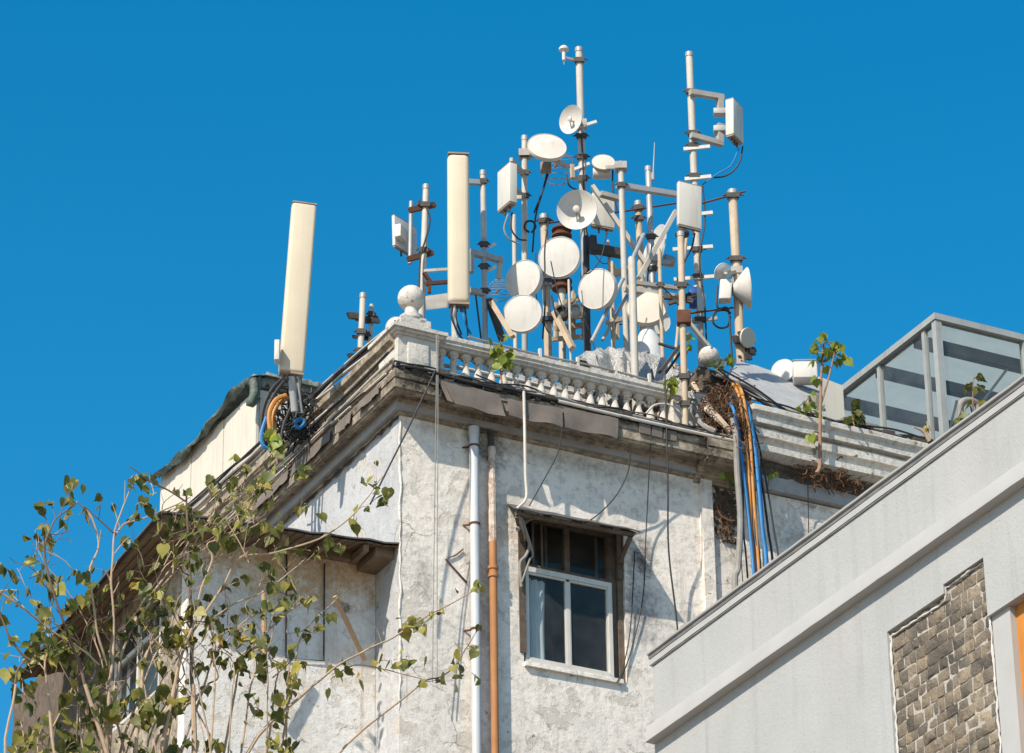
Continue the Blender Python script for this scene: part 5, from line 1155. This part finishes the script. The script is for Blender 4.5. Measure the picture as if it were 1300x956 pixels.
lf.build('foliage','leaf',TR,sharp=80); ld.build('foliage','leaf_dry',TR,sharp=80)
# small plants rooted in the masonry
def plant(name, label, stem, r, mat_s, leaves, v, size, mat_l='leaf_bright', side=()):
    t = thing(name,label,'plant',V(*stem[0],v),'plants rooted in the masonry')
    w = smooth([V(*p,v) for p in stem],6); n = len(w)
    b = MB().tube(w,[r*(1-.6*i/(n-1)) for i in range(n)],8)
    L = MB()
    for sd in side: b.tube(smooth([V(*p,v) for p in sd],5),r*.4,6)
    for (x,y,rad,c) in leaves:
        for _ in range(c):
            p = V(random.gauss(x,rad*.5),random.gauss(y,rad*.5),v+random.gauss(0,.08)); leaf(L,p,random.uniform(.75,1.15)*size)
            if random.random()<.5: b.tube([min(w,key=lambda z:(z-p).length),p],.005,4,False)
    b.build('stem',mat_s,t); L.build('leaves',mat_l,t,sharp=80)
plant('sapling','tall peepal sapling growing out of the right parapet, curved bare stem',[(1037,601),(1041,590),(1041,550),(1042,500),(1043,470),(1046,435)],.032,'red_stem',[(1043,428,7,9),(1060,440,8,11),(1048,452,9,12),(1037,442,7,8),(1062,455,6,4),(1072,456,3,2),(1035,458,4,3),(1034,478,4,2),(1031,552,5,4)],-.50,.12,side=([(1042,515),(1052,480),(1060,445)],[(1041,550),(1034,548),(1030,552)]))
plant('weed','leafy weed on the parapet left of the sapling stem',[(1030,525),(1027,512),(1026,504)],.015,'red_stem',[(1026,512,11,16),(1034,522,8,10),(1020,518,7,6)],-.25,.10,'leaf_bright')
plant('weed','green weed on the parapet in front of the glass enclosure',[(1085,545),(1083,530),(1085,510)],.015,'red_stem',[(1085,528,12,16),(1094,528,7,6),(1078,540,6,4),(1078,534,6,4),(1085,508,3,3)],-.35,.12,'leaf')
plant('weed','weed with large round leaves behind the grey building parapet',[(1238,560),(1236,525),(1235,505),(1236,480)],.012,'red_stem',[(1244,479,4,3),(1240,490,5,3),(1228,512,5,3),(1242,512,4,2),(1222,528,6,4),(1218,536,5,3),(1230,488,4,2)],-.6,.15,'leaf')
plant('weed','leafy weed with red stem hanging through the balustrade',[(640,525),(638,500),(636,475),(634,455)],.02,'red_stem',[(630,440,8,12),(636,455,8,10),(644,458,5,6),(627,462,4,3),(638,430,5,4),(645,448,5,4)],-.32,.12,'leaf_bright')
plant('weed','yellow green weed at the rusty front pole',[(845,500),(850,488),(856,478)],.012,'red_stem',[(852,484,6,6),(858,488,5,4)],-.28,.14,'leaf_bright')
plant('weed','yellow leafed weed under the huge leaning panel',[(352,590),(350,570),(346,555)],.012,'red_stem',[(344,553,5,5),(350,570,6,5),(358,564,6,6),(348,560,5,4)],.0,.14,'leaf_bright')
plant('weed','weed sprouting by the parapet where the bay roof meets it',[(384,610),(386,600),(388,592)],.01,'red_stem',[(382,598,6,7),(388,592,5,4)],-.3,.12,'leaf')
plant('weed','small weed in the crumbled hole left of the cable bundle',[(924,620),(923,606),(924,600)],.008,'red_stem',[(922,602,4,5),(930,614,3,2)],-.25,.10,'leaf_bright')
plant('weed','small dry weed right of the cable bundle below the parapet',[(975,620),(976,606),(978,600)],.008,'red_stem',[(978,602,6,7)],-.35,.09,'leaf_bright')
plant('weed','green leaves beside the fallen ball',[(908,480),(910,470),(914,462)],.01,'red_stem',[(912,458,4,4),(928,454,4,3),(914,468,4,4)],.2,.12,'leaf_bright')
plant('weed','pale weed between the rusty front pole and the right mast',[(872,450),(874,435),(874,420)],.01,'red_stem',[(873,425,6,8),(872,440,5,5)],.1,.10,'leaf_bright')
plant('weed','pale sprout with thick bare stems at the edge of the grey building',[(1180,560),(1172,548),(1160,542)],.03,'bark',[(1178,542,4,4)],-.45,.1,'leaf_dry',side=([(1180,560),(1178,540),(1176,535)],))
plant('vine','dry leafy vine hanging down the flank left of the corner',[(330,606),(320,630),(305,652)],.012,'bark',[(318,625,10,8),(306,640,10,8),(335,608,8,5)],-.6,.10,'leaf_dry')

# ------------------------------------------------------------------ camera, light, sky
cd = bpy.data.cameras.new('camera'); co = bpy.data.objects.new('camera', cd); COL.objects.link(co); sc.camera = co
M = Matrix((CR,CU,-CF)).transposed().to_4x4(); M.translation = CAM; co.matrix_world = M
cd.sensor_fit = 'HORIZONTAL'; cd.sensor_width = 36; cd.lens = FOC/1300*36; cd.shift_x = 0; cd.shift_y = -(478-PPY)/1300
cd.clip_start = .5; cd.clip_end = 4000
SUN = Vector((.92,.5,-.94)).normalized()
sl = bpy.data.lights.new('sun','SUN'); sl.energy = 4.6; sl.angle = R(.53); sl.color = (1,.91,.775)
so = bpy.data.objects.new('sun', sl); COL.objects.link(so); so.rotation_euler = SUN.to_track_quat('-Z','Y').to_euler(); so.location = (-20,-20,60)
w = bpy.data.worlds.new('World'); sc.world = w; w.use_nodes = True; nt = w.node_tree; bg = nt.nodes['Background']
sk = nt.nodes.new('ShaderNodeTexSky'); sk.sky_type = 'NISHITA'; sk.sun_disc = False
sk.sun_elevation = math.asin(-SUN.z); sk.sun_rotation = math.atan2(-SUN.x, -SUN.y)
sk.air_density = 1.0; sk.dust_density = .7; sk.ozone_density = 3.0
hs = nt.nodes.new('ShaderNodeHueSaturation'); hs.inputs['Saturation'].default_value = 1.432; hs.inputs['Hue'].default_value = .484; hs.inputs['Value'].default_value = 1.0
nt.links.new(sk.outputs[0], hs.inputs['Color']); nt.links.new(hs.outputs[0], bg.inputs['Color']); bg.inputs['Strength'].default_value = .122
sc.view_settings.view_transform = 'Standard'; sc.view_settings.look = 'None'; sc.view_settings.exposure = .54; sc.view_settings.gamma = 1
sc.render.engine = 'CYCLES'; sc.cycles.max_bounces = 6; sc.cycles.transparent_max_bounces = 8
